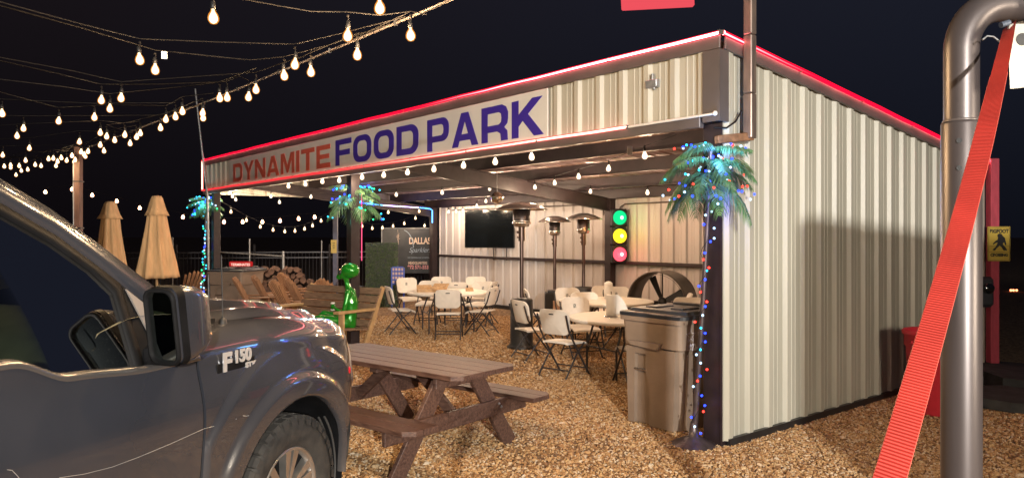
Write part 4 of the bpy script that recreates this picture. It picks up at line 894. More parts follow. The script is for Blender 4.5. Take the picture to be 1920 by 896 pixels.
for k, x in enumerate((0.34, TL-0.34)):
    o_ = 0.024 if k == 0 else -0.024
    for sy in (-1, 1):
        mb = MB(); mb.beam((x, sy*0.16, TH-0.04), (x, sy*0.66, 0.0), 0.04, 0.14, bev=0.004, up=(0, sy, 0.0)); lg = mb.build('leg', WOODR, pt)
    mb = MB(); mb.box((x-0.042+0.084*k, 0, 0.355), (0.038, 1.62, 0.13), bev=0.004); mb.build('bench_support', WOODR, pt)
    mb = MB(); mb.box((x-0.042+0.084*k, 0, TH-0.095), (0.038, 0.60, 0.085), bev=0.004); mb.build('top_support', WOODR, pt)
    s2 = 1 if k == 0 else -1
    mb = MB(); mb.beam((x+s2*0.05, 0, 0.36), (x+s2*0.50, 0, TH-0.05), 0.09, 0.038, bev=0.003, up=(0, 1, 0)); mb.build('diagonal_brace', WOODR, pt)
    mb = MB()
    for sy in (-1, 1): mb.ball((x-0.063+0.126*k, sy*0.47, 0.355), 0.012, 8, 6); mb.ball((x-0.063+0.126*k, sy*0.44, 0.385), 0.012, 8, 6)
    mb.build('bolts', GREYB, pt)
mb = MB(); mb.box((TL/2, 0, TH-0.06), (0.09, 0.66, 0.038), bev=0.003); mb.build('batten', WOODR, pt)

# ------------------------------------------------------------------ garden bench and alien statue
BA = Vector((-2.24, 10.93, 0)); BB = Vector((-3.60, 11.83, 0)); bdir = (BB-BA).normalized()
bn = empty('garden_bench', 'wide wooden bench of grey brown boards with light timber arms below the middle post', 'bench', BA, math.atan2(bdir.y, bdir.x))
# local: x along length from near end, +y = direction the sitter looks
BL = (BB-BA).length; yv = 1
for i in range(5):
    mb = MB(); z0 = 0.42+i*0.115; y0 = -0.20-0.065*i*0.9; mb.box((BL/2, y0, z0+0.055), (BL, 0.03, 0.108), bev=0.004, rot=Matrix.Rotation(R(27), 3, 'X')); mb.build('back_board', WOODO, bn)
for i in range(4): mb = MB(); mb.box((BL/2, -0.12+i*0.135, 0.40+0.01*i), (BL, 0.128, 0.03), bev=0.004); mb.build('seat_board', WOODO, bn)
for x in (0.03, BL-0.03):
    mb = MB(); mb.beam((x, -0.10, 0.05), (x, -0.52, 1.0), 0.04, 0.07, bev=0.003); mb.build('back_leg', WOODL, bn)
    mb = MB(); mb.beam((x, 0.33, 0.0), (x, 0.33, 0.66), 0.09, 0.04, bev=0.003, up=(0, 1, 0)); mb.build('front_leg', WOODL, bn)
    mb = MB(); mb.box((x, 0.06, 0.68), (0.11, 0.76, 0.035), bev=0.004); mb.build('armrest', WOODL, bn)
    mb = MB(); mb.box((x, 0.1, 0.08), (0.04, 0.72, 0.12), bev=0.003); mb.build('skid', WOODL, bn)
ALIEN = mat('glossy_green_enamel', (0.012, 0.25, 0.018), 0.16, 0.25, var=0.2, vscale=5, coat=1.0)
al = empty('alien_statue', 'glossy green alien statue sitting on the garden bench, holding a white can', 'statue', (-2.40, 11.02, 0.0), R(178))
# local: +x = the way it looks
def tap(mb, pts, rs, n_=12):
    mb.tube(pts, rs, n_); mb.ball(pts[0], rs[0], n_, 8); mb.ball(pts[-1], rs[-1], n_, 8)
mb = MB()
tap(mb, [(0.02, 0, 0.48), (-0.01, 0, 0.62), (-0.02, 0, 0.80), (0.01, 0, 0.95), (0.03, 0, 1.02)], [0.115, 0.095, 0.105, 0.085, 0.045])
for sy in (-1, 1): mb.ball((0.0, sy*0.10, 0.94), 0.062, 12, 8)
tap(mb, [(0.03, 0, 1.0), (0.05, 0, 1.09), (0.06, 0, 1.16)], [0.042, 0.036, 0.045])
mb.ball((0.0, 0, 1.27), 0.125, 20, 14, sc=(1.12, 0.95, 0.93)); mb.ball((0.10, 0, 1.22), 0.085, 16, 10, sc=(1.05, 0.9, 0.95)); mb.ball((0.165, 0, 1.175), 0.045, 12, 8)
tap(mb, [(0.0, -0.12, 0.94), (-0.05, -0.155, 0.80), (-0.03, -0.15, 0.69)], [0.045, 0.036, 0.034])         # right arm down beside the body
tap(mb, [(-0.03, -0.15, 0.69), (0.06, -0.13, 0.62), (0.12, -0.12, 0.60)], [0.034, 0.028, 0.024])
tap(mb, [(0.0, 0.12, 0.94), (0.03, 0.16, 0.78), (0.06, 0.16, 0.66)], [0.045, 0.036, 0.032])
tap(mb, [(0.06, 0.16, 0.66), (0.17, 0.10, 0.70), (0.22, 0.06, 0.73)], [0.032, 0.027, 0.024])
mb.ball((0.245, 0.05, 0.735), 0.034, 12, 8, sc=(1, 0.7, 1.1)); mb.ball((0.15, -0.12, 0.595), 0.034, 12, 8, sc=(1.3, 1, 0.5))
for i, (dz, ln) in enumerate(((0.035, .06), (0.012, .068), (-0.012, .064), (-0.034, .05))):       # fingers around the can
    tap(mb, [(0.255, 0.04, 0.735+dz), (0.29, 0.0, 0.738+dz), (0.275, -0.035-ln*0.2, 0.735+dz)], [0.0115, 0.0105, 0.0095], 8)
tap(mb, [(0.235, 0.03, 0.765), (0.23, -0.01, 0.775), (0.24, -0.035, 0.77)], [0.013, 0.011, 0.0095], 8)
for i in range(4): tap(mb, [(0.16, -0.145+i*0.016, 0.59), (0.20, -0.15+i*0.018, 0.585), (0.228, -0.152+i*0.02, 0.57)], [0.0105, 0.0095, 0.0085], 8)
tap(mb, [(0.13, -0.09, 0.598), (0.155, -0.065, 0.59), (0.18, -0.055, 0.58)], [0.012, 0.010, 0.009], 8)
tap(mb, [(0.05, -0.08, 0.50), (0.24, -0.10, 0.58), (0.42, -0.10, 0.62)], [0.085, 0.068, 0.052])
tap(mb, [(0.42, -0.10, 0.62), (0.56, -0.12, 0.50), (0.66, -0.13, 0.36)], [0.052, 0.045, 0.028])
tap(mb, [(0.05, 0.08, 0.50), (0.24, 0.12, 0.55), (0.42, 0.14, 0.58)], [0.085, 0.068, 0.052])
tap(mb, [(0.42, 0.14, 0.58), (0.60, 0.15, 0.52), (0.74, 0.15, 0.46)], [0.052, 0.045, 0.028])
tap(mb, [(0.66, -0.13, 0.36), (0.74, -0.13, 0.33), (0.81, -0.13, 0.34)], [0.035, 0.03, 0.02]); tap(mb, [(0.74, 0.15, 0.46), (0.82, 0.15, 0.47), (0.86, 0.15, 0.52)], [0.035, 0.03, 0.02])
ob = mb.build('body', ALIEN, al)
rm = ob.modifiers.new('fuse', 'REMESH'); rm.mode = 'VOXEL'; rm.voxel_size = 0.0085; rm.use_smooth_shade = True
smo = ob.modifiers.new('soft', 'SMOOTH'); smo.factor = 0.6; smo.iterations = 5
mb = MB()
for sy in (-1, 1): mb.ball((0.135, sy*0.055, 1.245), 0.036, 12, 8, sc=(0.8, 0.7, 1.25))
mb.build('eyes', BLACKP, al)
mb = MB(); mb.lathe([(0.001, 0), (0.030, 0.001), (0.033, 0.008), (0.033, 0.11), (0.028, 0.122), (0.001, 0.122)], 20, Matrix.Translation((0.262, -0.008, 0.675))); o = mb.build('beverage_can', WHITE); tag(o, 'white drink can held in the hand of the green alien', 'can'); o.location = al.location; o.rotation_euler = al.rotation_euler

# ------------------------------------------------------------------ adirondack chairs
def make_adk():
    o = empty('adirondack_chair', 'x', 'chair', group='wooden adirondack chairs by the fence')
    # +y = sitter looks
    for i in range(6):
        x = (i-2.5)*0.088; h = 0.80-0.05*abs(i-2.5)**1.3*0.6
        mb = MB(); mb.beam((x*0.75, -0.22, 0.28), (x*1.12, -0.22-h*0.45, 0.28+h*0.86), 0.078, 0.02, bev=0.003, up=(1, 0, 0)); mb.build('back_slat', WOODC, o)
    for i in range(5): mb = MB(); mb.box((0, -0.16+i*0.095, 0.30+i*0.022), (0.52, 0.085, 0.02), bev=0.003); mb.build('seat_slat', WOODC, o)
    for sx in (-1, 1):
        mb = MB(); mb.box((sx*0.34, 0.02, 0.56), (0.13, 0.72, 0.024), bev=0.004); mb.build('armrest', WOODC, o)
        mb = MB(); mb.box((sx*0.30, 0.30, 0.275), (0.03, 0.11, 0.55), bev=0.003); mb.build('front_leg', WOODC, o)
        mb = MB(); mb.beam((sx*0.27, 0.30, 0.36), (sx*0.27, -0.62, 0.06), 0.03, 0.12, bev=0.003); mb.build('side_rail', WOODC, o)
    mb = MB(); mb.box((0, -0.33, 0.47), (0.66, 0.03, 0.07)); mb.build('back_brace', WOODC, o)
    mb = MB(); mb.box((0, 0.325, 0.36), (0.62, 0.02, 0.10)); mb.build('front_apron', WOODC, o)
    return o
adk = make_adk()
AD = [(495, 15.0, -62, 'adirondack chair leaning right in front of the brown bin, leftmost of the row'), (528, 15.6, -60, 'adirondack chair just behind the one in front of the brown bin'),
      (566, 14.2, -50, 'adirondack chair with a dark slatted back in front of the wood pile'), (572, 16.8, -50, 'adirondack chair farthest back beside the wood pile'), (594, 14.6, -58, 'dark adirondack chair touching the end of the garden bench'),
      (340, 16.5, 170, 'adirondack chair standing left of the lit left palm, behind the mirror'), (648, 14.6, -40, 'adirondack chair tucked behind the middle post under the candle lights')]
for i, (px, Y, f, lb) in enumerate(AD):
    o = adk if i == 0 else copy_tree(adk); o.location = (gx(px, Y), Y, 0); o.rotation_euler = (0, 0, R(f)); o['label'] = lb
# small low table of pallet wood in front of them
for (px, Y, lb) in ((600, 13.2, 'low plank side table between the truck and the garden bench'), ):
    o = empty('side_table', lb, 'table', (gx(px, Y), Y, 0), R(-8))
    for i in range(4): mb = MB(); mb.box((0, -0.18+i*0.12, 0.56), (0.95, 0.11, 0.03), bev=0.003); mb.build('top_plank', WOODL, o)
    for sx in (-1, 1):
        for sy in (-1, 1): mb = MB(); mb.box((sx*0.38, sy*0.18, 0.27), (0.08, 0.04, 0.54)); mb.build('leg', WOODL, o)

# ------------------------------------------------------------------ wood pile
wp = empty('wood_pile', 'dark stack of split firewood behind the adirondack chairs', 'firewood', (gx(540, 18.2), 18.2, 0), R(10))
BARK = mat('dark_bark', (0.07, 0.04, 0.03), 0.8, 0, col2=(0.18, 0.10, 0.07), vscale=9, bump=0.5, bscale=30)
for r_ in range(7):
    for c in range(8 - (r_ > 4)*2):
        rr = random.uniform(0.06, 0.085); mb = MB(); M = Matrix.Translation((-0.52+c*0.15+0.07*(r_ % 2), 0, 0.09+r_*0.14)) @ Matrix.Rotation(R(90+random.uniform(-12, 12)), 4, 'X') @ Matrix.Rotation(random.random()*6, 4, 'Z')
        mb.lathe([(0.001, -0.26), (rr, -0.26), (rr*1.05, 0), (rr, 0.26), (0.001, 0.26)], 7, M, smooth=False, mod=lambda a, z: 1+0.15*math.sin(2*a+c)); mb.build('log', BARK, wp)

# ------------------------------------------------------------------ fence
fn = empty('picket_fence', 'black steel picket fence running across the dark behind the seating', 'fence')
mb = MB(); pm = MB(); FA = Vector((-17, 21.5, 0)); FB = Vector((-1.2, 24.5, 0)); L_ = (FB-FA).length; d = (FB-FA).normalized()
for z in (1.25, 1.08, 0.15): mb.beam(FA+Vector((0, 0, z)), FB+Vector((0, 0, z)), 0.03, 0.035)
mb.build('rails', mat('fence_steel', (0.06, 0.06, 0.07), 0.35, 0.5), fn)
for i in range(int(L_/0.11)): p = FA+d*i*0.11; pm.box(p+Vector((0, 0, 0.66)), (0.016, 0.016, 1.2))
pm.build('pickets', MATS['fence_steel'], fn, kind='stuff')
for i in range(8): mb = MB(); p = FA+d*(i*2.28); mb.box(p+Vector((0, 0, 0.75)), (0.06, 0.06, 1.5), bev=0.006); mb.build('fence_post', MATS['fence_steel'], fn)
# pipe rails and thin posts in front of the fence
pr = empty('pipe_rail', 'galvanised pipe rail with upright stakes left of the wood pile', 'railing')
mb = MB(); y = 19.5
mb.tube([(gx(402, y), y, gz(472, y)), (gx(530, y), y, gz(480, y))], 0.018); mb.build('top_rail', GREYB, pr)
for px, py in ((468, 448), (531, 471), (410, 460)): mb = MB(); mb.tube([(gx(px, y), y, 0), (gx(px, y), y, gz(py, y))], 0.02 if px != 531 else 0.04); mb.build('upright', GREYB, pr)
for px, py, Y in ((324, 445, 20), (603, 451, 21)):
    mb = MB(); mb.tube([(gx(px, Y), Y, 0), (gx(px, Y), Y, gz(py, Y))], 0.016); mb.build('stake', GREYB, label='thin grey stake standing %s' % ('right of the big folded umbrella' if px < 400 else 'between the fence and the middle palm'), cat='stake')
# ------------------------------------------------------------------ grey post with small yellow notice
o = empty('notice_post', 'blue grey post with a small yellow notice left of the middle post', 'post', (gx(629, 15.2), 15.2, 0))
mb = MB(); mb.box((0, 0, 1.15), (0.09, 0.09, 2.3), bev=0.005); mb.build('post', mat('blue_grey_post', (0.10, 0.11, 0.17), 0.5, 0.2, var=0.2, vscale=6), o)
mb = MB(); mb.box((-0.02, -0.055, gz(462, 15.2)), (0.115, 0.01, 0.27)); nb = mb.build('notice', mat('yellow_notice', (0.55, 0.42, 0.12), 0.5), o)
mb = MB()
for i in range(4): mb.box((-0.02, -0.0615, gz(462, 15.2)+0.07-i*0.035), (0.05-0.012*(i % 2), 0.002, 0.012))
mb.build('print', BLACKP, nb)
# hedge panel, banner, blue game
o = empty('hedge_panel', 'square panel of artificial green hedge standing in front of the banner', 'hedge panel', (gx(716, 18.5), 18.5, 0), R(4))
HW = 0.80; HH = gz(455, 18.5)
mb = MB(); mb.box((0, 0.03, HH/2), (HW, 0.05, HH)); mb.build('backing', BLACKP, o)
mb = MB(); rnd = random.Random(2)
for i in range(5200):
    c = Vector((rnd.uniform(-HW/2, HW/2), -rnd.uniform(0.0, 0.06), rnd.uniform(0.0, HH))); u = Vector((rnd.uniform(-1, 1), rnd.uniform(-1, .3), rnd.uniform(-1, 1))).normalized(); v = u.orthogonal().normalized(); a = rnd.uniform(0.012, 0.024)
    mb.add([c-u*a, c-v*a*0.5, c+u*a, c+v*a*0.5], [(0, 1, 2, 3)])
mb.build('leaves', mat('hedge_leaf', (0.04, 0.08, 0.03), 0.6, 0, col2=(0.09, 0.13, 0.06), vscale=30), o, kind='stuff')
mb = MB(); BN = empty('banner', 'black banner lettered DALLAS Sparklers with a phone number beyond the left post', 'banner', (gx(764, 21.2), 21.2, 0), R(-6))
bw = 1.50; bz0 = gz(512, 21.2); bz1 = gz(428, 21.2)
mb.box((0, 0, (bz0+bz1)/2), (bw, 0.012, bz1-bz0)); mb.build('cloth', mat('banner_vinyl', (0.022, 0.026, 0.03), 0.4, 0, col2=(0.045, 0.05, 0.055), vscale=3), BN)
mb = MB()
mb.tube([(-bw/2, 0, bz1), (bw/2, 0, bz1)], 0.016)
for sx in (-1, 1): mb.tube([(sx*bw/2, 0.0, 0), (sx*bw/2, 0, bz1)], 0.016)
mb.build('frame', mat('banner_frame', (0.35, 0.36, 0.36), 0.4, 0.4), BN)
CRM = emis('banner_print_cream', (0.80, 0.60, 0.45), 0.5, sample=False); CRM = mat('banner_cream', (0.75, 0.58, 0.45), 0.5); GRYP = mat('banner_grey_blue', (0.30, 0.38, 0.45), 0.5); PNK = mat('banner_pink', (0.7, 0.3, 0.3), 0.5)
bf = lambda x, z: frame((x, -0.009, z), (1, 0, 0), (0, 0, 1))
text('DALLAS', 0.25, CRM, 'banner_title', BN, bf(0.36, gz(452, 21.2)), ext=0.002, bold=0.008, sx=0.72)
text('Sparklers', 0.20, GRYP, 'banner_script', BN, bf(0.36, gz(469, 21.2)), ext=0.002, shear=0.4, sx=0.85)
text('FOR WEDDINGS AND GATHERINGS', 0.05, GRYP, 'banner_line', BN, bf(0.33, gz(483, 21.2)), ext=0.001, sx=0.8)
text('HEADQUARTERS', 0.10, CRM, 'banner_line', BN, bf(0.30, gz(493, 21.2)), ext=0.001, bold=0.002, sx=0.72)
text('972 571-553', 0.145, PNK, 'banner_number', BN, bf(0.31, gz(501, 21.2)), ext=0.001, bold=0.004, sx=0.82)
mb = MB(); mb.tube([(-0.14+0.32*math.sin(R(a)), -0.012, bz1-0.60+0.55*math.cos(R(a))) for a in range(8, 92, 7)], 0.012, 5); mb.build('arc_print', GRYP, BN)
mb = MB()
for i in range(26):
    a = random.uniform(0, 6.28); c = Vector((-0.27, -0.012, bz1-0.26)); mb.beam(c, c+Vector((math.cos(a)*0.06*random.random(), 0, math.sin(a)*0.26*random.random())), 0.004, 0.006)
mb.build('sparkler_print', CRM, BN)
gmx = empty('connect_game', 'big blue drop disc game frame with rows of holes in front of the banner', 'game', (gx(746, 17.9), 17.9, 0), R(5))
BLU = mat('blue_game_plastic', (0.02, 0.06, 0.42), 0.35, 0)
mb = MB(); gw = 0.29; z0 = gz(532, 17.9); z1 = gz(501, 17.9)
mb.box((-gw/2, 0, 0.5), (0.035, 0.06, 1.0+0.02)); mb.box((gw/2, 0, 0.5), (0.035, 0.06, 1.02))
for i in range(5): mb.box((0, 0, z0+(z1-z0)*i/4), (gw-0.036, 0.04, 0.035))
for i in range(3): mb.box((-gw/2+gw*(i+1)/4, 0, (z0+z1)/2), (0.02, 0.036, z1-z0))
mb.build('grid_frame', BLU, gmx)
mb = MB(); rnd = random.Random(4)
for i in range(4):
    for j in range(4): mb.box((-gw/2+gw*(i+0.5)/4, 0, z0+(z1-z0)*(j+0.5)/4), (0.05, 0.01, 0.07))
mb.build('discs', mat('pale_disc', (0.6, 0.42, 0.38), 0.5), gmx)
# ------------------------------------------------------------------ folded umbrellas
def umbrella(px, Y, top, bot, wtop, wbot, label, seed):
    o = empty('folded_umbrella', label, 'umbrella', (gx(px, Y), Y, 0), 0, 'folded tan umbrellas behind the truck'); rnd = random.Random(seed); ph = rnd.random()*6
    md = lambda a, z: 1+0.12*math.sin(8*a+ph+z*1.1)+0.07*math.sin(17*a+z*3)+0.03*math.sin(3*a)
    mb = MB(); H = top-bot; prof = [(wtop*0.75*(1-u)+wbot*u**1.15, top-0.30*H*0.5-H*0.85*u) for u in [i/16 for i in range(17)]]
    prof = [(r*1.0, z) for r, z in prof]+[(prof[-1][0]*0.86, prof[-1][1]+0.02)]
    mb.lathe(prof, 72, mod=md); mb.build('canopy', CANVAS, o)
    mb = MB(); mb.lathe([(0.02, top+0.01), (wtop*0.42, top), (wtop*0.55, top-0.05), (wtop*0.85, top-0.17*H), (wtop*1.12, top-0.24*H), (wtop*1.02, top-0.235*H)], 48, mod=lambda a, z: 1+0.07*math.sin(4*a+ph)+0.04*math.sin(9*a)); mb.build('vent_cap', CANVAS, o)
    mb = MB(); mb.tube([(0, 0, 0), (0, 0, top-0.03)], 0.022, 10); mb.build('pole', WOODL, o)
    mb = MB(); mb.lathe([(0.001, 0.09), (0.06, 0.09), (0.24, 0.04), (0.26, 0.0)], 24); mb.build('base', BLACKM, o)
umbrella(294, 13.5, 2.50, 1.02, 0.175, 0.34, 'larger folded tan umbrella, right one of the two behind the truck', 1)
umbrella(207, 15.4, 2.48, 1.0, 0.20, 0.31, 'smaller looking folded tan umbrella, left one of the two behind the truck', 2)
# candle lights behind post
mb = MB(); 
for px in (638, 643): mb.ball((gx(px, 15), 15, gz(506, 15)), 0.02, 8, 6)
mb.build('candle_lights', emis('candle', (1.0, 0.45, 0.2), 10), label='pair of small orange candle lights behind the middle post', cat='candle')
# ------------------------------------------------------------------ right side: red post, sign, red can
RP = mat('red_painted_post', (0.42, 0.055, 0.085), 0.6, 0, var=0.12, vscale=6, stretch=(4, 4, 1))
o = empty('red_post', 'red painted square timber post standing in the dark at the right', 'post', (gx(1861, 10.0), 10.0, 0))
mb = MB(); mb.box((0, 0, 1.41), (0.115, 0.115, 2.82), bev=0.006); mb.build('shaft', RP, o)
o = empty('warning_sign', 'yellow sign with a walking ape figure and BIGFOOT CROSSING fixed to the red post', 'sign', (gx(1871, 9.9), 9.88, gz(457, 9.9)))
YS = mat('yellow_sign_paint', (0.50, 0.36, 0.06), 0.5, 0, var=0.08, vscale=8); SW = 0.30; SH = 0.46
mb = MB(); mb.box((0, 0, 0), (SW, 0.01, SH), bev=0.003); mb.build('plate', YS, o)
mb = MB()
for c, d_ in (((0, -0.0065, SH/2-0.012), (SW-0.02, 0.002, 0.004)), ((0, -0.0065, -SH/2+0.012), (SW-0.02, 0.002, 0.004)), ((-SW/2+0.012, -0.0065, 0), (0.004, 0.002, SH-0.02)), ((SW/2-0.012, -0.0065, 0), (0.004, 0.002, SH-0.02)), ((0, -0.0065, -0.11), (SW-0.04, 0.002, 0.004)), ((0, -0.0065, -0.03), (SW-0.04, 0.002, 0.003))): mb.box(c, d_)
mb.build('border', BLACKP, o)
sf = lambda z: frame((0, -0.007, z), (1, 0, 0), (0, 0, 1))
text('BIGFOOT', 0.068, BLACKP, 'lettering', o, sf(0.165), ext=0.001, bold=0.003, sx=0.86); text('CROSSING', 0.052, BLACKP, 'lettering', o, sf(-0.150), ext=0.001, bold=0.003, sx=0.92)
mb = MB(); ap = [(-0.02, 0.115), (0.005, 0.128), (0.035, 0.118), (0.045, 0.095), (0.075, 0.07), (0.085, 0.03), (0.095, -0.02), (0.080, -0.03), (0.066, 0.01), (0.05, 0.0), (0.05, -0.02), (0.075, -0.045), (0.095, -0.075), (0.11, -0.10), (0.06, -0.10), (0.035, -0.06), (0.005, -0.03), (-0.01, -0.05), (-0.035, -0.07), (-0.055, -0.10), (-0.09, -0.095), (-0.075, -0.075), (-0.05, -0.055), (-0.03, -0.02), (-0.02, 0.01), (-0.05, 0.0), (-0.075, -0.02), (-0.085, -0.01), (-0.055, 0.025), (-0.02, 0.045), (-0.015, 0.075), (-0.025, 0.095)]
mb.prism([(x, z+0.01) for x, z in ap], -0.0085, -0.0055, 'y'); mb.build('ape_silhouette', BLACKP, o)
RC = mat('red_bin_plastic', (0.62, 0.035, 0.055), 0.45, 0, var=0.08, vscale=5, bump=0.1, bscale=40)
o = empty('round_bin', 'round red plastic bin outside the cream wall behind the big steel pole', 'rubbish bin', (gx(1757, 7.55), 7.55, 0), R(30))
mb = MB(); mb.lathe([(0.001, 0.0), (0.235, 0.0), (0.245, 0.02), (0.285, 0.66), (0.30, 0.67), (0.30, 0.78), (0.318, 0.785), (0.322, 0.82), (0.31, 0.83), (0.295, 0.82), (0.24, 0.05)], 48); mb.build('body', RC, o)
mb = MB()
for a in (0, 180, 235): mb.box((0.315*math.cos(R(a)), 0.315*math.sin(R(a)), 0.72), (0.04, 0.15, 0.035), rz=R(a), bev=0.008); mb.box((0.312*math.cos(R(a)), 0.312*math.sin(R(a)), 0.64), (0.03, 0.012, 0.14), rz=R(a))
mb.build('handle', RC, o)
# dark slabs and mats at the right edge
SLAB = mat('dark_stone_slab', (0.035, 0.035, 0.035), 0.8, 0, var=0.5, vscale=6, bump=0.6, bscale=14)
for i, (x, y, a, sx, sy, h, lb) in enumerate([(5.5, 7.9, .2, .75, .6, .10, 'dark flat slab nearest the camera at the right edge'), (6.3, 8.6, -.3, .9, .7, .16, 'dark slab behind the nearest one at the right edge'), (6.0, 9.5, .5, 1.2, .6, .10, 'dark slab beside the foot of the red post')]):
    mb = MB(); poly = [(sx*math.cos(b)*random.uniform(.8, 1.05), sy*math.sin(b)*random.uniform(.8, 1.05)) for b in [k*math.pi/5 for k in range(10)]]; mb.prism(poly, 0, h, 'z'); o = mb.build('stone_slab', SLAB, label=lb, cat='stone slab', group='dark slabs at the right'); o.location = (x, y, 0); o.rotation_euler = (0, 0.03, a)
mb = MB(); Y = 60
for dx in (-.25, .2, .45): mb.ball((gx(1900, Y)+dx, Y, gz(544, Y)+4.48+0.05*dx), 0.16, 8, 6)
for i_ in range(len(mb.v)): mb.v[i_] = (mb.v[i_][0], mb.v[i_][1], mb.v[i_][2]-4.48+ (2507/104-0)*0)
mb = MB(); Y = 23.5
for dx in (-.06, .02, .12): mb.ball((gx(1899, Y)+dx, Y, gz(544, Y)), 0.035, 8, 6)
mb.build('ember_lights', emis('ember', (1.0, 0.25, 0.1), 5), label='cluster of tiny orange lights far off in the dark at right', cat='light')
BUSH = mat('dark_tarp', (0.02, 0.022, 0.03), 0.7, 0, var=0.4, vscale=3, bump=0.5, bscale=8)
o = empty('meter_box', 'dark blue meter box hung on the left side of the red post', 'box', (gx(1846, 9.75), 9.75, gz(547, 9.75)))
mb = MB(); mb.box((0, 0, 0), (0.20, 0.14, 0.40), bev=0.04); mb.build('case', BUSH, o)
mb = MB(); mb.lathe([(0.07, 0), (0.07, 0.03), (0.05, 0.045), (0.001, 0.05)], 20, frame((0, -0.07, 0.05), (1, 0, 0), (0, 0, 1))); mb.build('dial_glass', SCREEN, o)

# ------------------------------------------------------------------ big steel pole and strap
POLE = mat('brown_steel_pole', (0.085, 0.07, 0.07), 0.38, 0.4, var=0.12, vscale=2.2, stretch=(1, 1, 0.4), rvar=0.06)
px_ = 1.512; py_ = 2.5
o = empty('steel_pole', 'big round brown steel pole in the right foreground bending over at its top', 'pole', (px_, py_, 0))
mb = MB(); mb.lathe([(0.0615, 0.0), (0.0615, 2.170), (0.059, 2.178), (0.0535, 2.180)], 40); mb.build('lower_tube', POLE, o)
mb = MB(); q = [(0, 0, 2.12), (0, 0, 2.3), (0, 0, 2.42)]+[(0.13-0.13*math.cos(R(a)), 0, 2.42+0.15*math.sin(R(a))) for a in range(10, 91, 10)]+[(0.26, 0, 2.57), (0.40, 0.01, 2.572)]
mb.tube(q, 0.0535, 32); mb.build('upper_tube', POLE, o)
mb = MB(); mb.lathe([(0.0545, 2.176), (0.0585, 2.180), (0.0545, 2.186)], 32); mb.build('weld_collar', TRIM, o)
mb = MB()
for z in (2.11, 2.02, 1.75): mb.tube([(-0.036, -0.048, z), (-0.038, -0.0515, z)], 0.0085, 12)
mb.build('bolt_holes', BLACKP, o, kind='stuff')
mb = MB(); mb.tube([(0.20, -0.03, 2.57), (0.245, -0.03, 2.57)], 0.072, 28); mb.tube([(0.13, -0.045, 2.50), (0.10, -0.05, 2.49)], 0.01, 8); mb.build('clamp', mat('clamp_grey', (0.10, 0.12, 0.16), 0.5, 0.3), o)
STR = bpy.data.materials.new('red_webbing'); STR.use_nodes = True
n = STR.node_tree.nodes; l = STR.node_tree.links; p = n['Principled BSDF']; p.inputs['Roughness'].default_value = 0.55
tcn = n.new('ShaderNodeTexCoord'); wv = n.new('ShaderNodeTexWave'); wv.bands_direction = 'X'; wv.inputs['Scale'].default_value = 42; wv.inputs['Distortion'].default_value = 0.25
l.new(tcn.outputs['Object'], wv.inputs['Vector']); cr = n.new('ShaderNodeValToRGB'); cr.color_ramp.elements[0].color = (0.46, 0.022, 0.014, 1); cr.color_ramp.elements[1].color = (0.58, 0.055, 0.038, 1)
l.new(wv.outputs[0], cr.inputs[0]); l.new(cr.outputs[0], p.inputs['Base Color']); nzz = n.new('ShaderNodeTexNoise'); nzz.inputs['Scale'].default_value = 5; nzz.inputs['Detail'].default_value = 6; l.new(tcn.outputs['Object'], nzz.inputs['Vector']); hsv = n.new('ShaderNodeHueSaturation'); mvr = n.new('ShaderNodeMapRange'); mvr.inputs['From Min'].default_value = 0.3; mvr.inputs['From Max'].default_value = 0.7; mvr.inputs['To Min'].default_value = 0.72; mvr.inputs['To Max'].default_value = 1.12; l.new(nzz.outputs[0], mvr.inputs[0]); l.new(mvr.outputs[0], hsv.inputs['Value']); l.new(cr.outputs[0], hsv.inputs['Color']); l.new(hsv.outputs[0], p.inputs['Base Color']); bq = n.new('ShaderNodeBump'); bq.inputs['Strength'].default_value = 0.8; bq.inputs['Distance'].default_value = 0.002
l.new(wv.outputs[0], bq.inputs['Height']); l.new(bq.outputs[0], p.inputs['Normal'])
top = Vector((gx(1893, 2.42), 2.42, gz(48, 2.42))); bot = Vector((gx(1649, 1.16), 1.16, gz(960, 1.16)))
dv = (bot-top); Lv = dv.length*1.9; xd = dv.normalized()
st = empty('ratchet_strap', 'bright red ribbed webbing strap slanting down in front of the steel pole', 'strap', top)
view = ((top+bot)/2-Vector((0, 0, CAMH))).normalized(); yd = xd.cross(view).normalized(); zd = xd.cross(yd)
M = Matrix((xd, yd, zd)).transposed().to_4x4(); st.matrix_world = Matrix.Translation(top) @ M
mb = MB(); rows = []; rows2 = []
for i in range(61):
    u = i/60; tw = 0.75*(1-min(1, u*5))+0.16*math.sin(5.0*u+0.6); by = 0.010*math.sin(math.pi*min(1, u/0.53)); hw = 0.0225; x = Lv*u; q = []; q2 = []
    for j in range(7):
        v = (j/6*2-1)*hw; bow = 0.0*v; q.append((x, by+v*math.cos(tw), v*math.sin(tw)+0.0015)); q2.append((x, by+v*math.cos(tw), v*math.sin(tw)-0.0015))
    rows.append(q); rows2.append(q2)
mb.grid(rows); mb.grid(rows2, flip=True); mb.grid([[r[0] for r in rows], [r[0] for r in rows2]]); mb.grid([[r[-1] for r in rows], [r[-1] for r in rows2]]); mb.build('webbing', STR, st)
mb = MB()
for s_ in (0, -1): mb.tube([((rows[i][s_][0]), rows[i][s_][1], rows[i][s_][2]-0.0015) for i in range(6, 61)], 0.0015, 5)
mb.build('edge_stitching', mat('faded_edge', (0.50, 0.08, 0.055), 0.7), st)
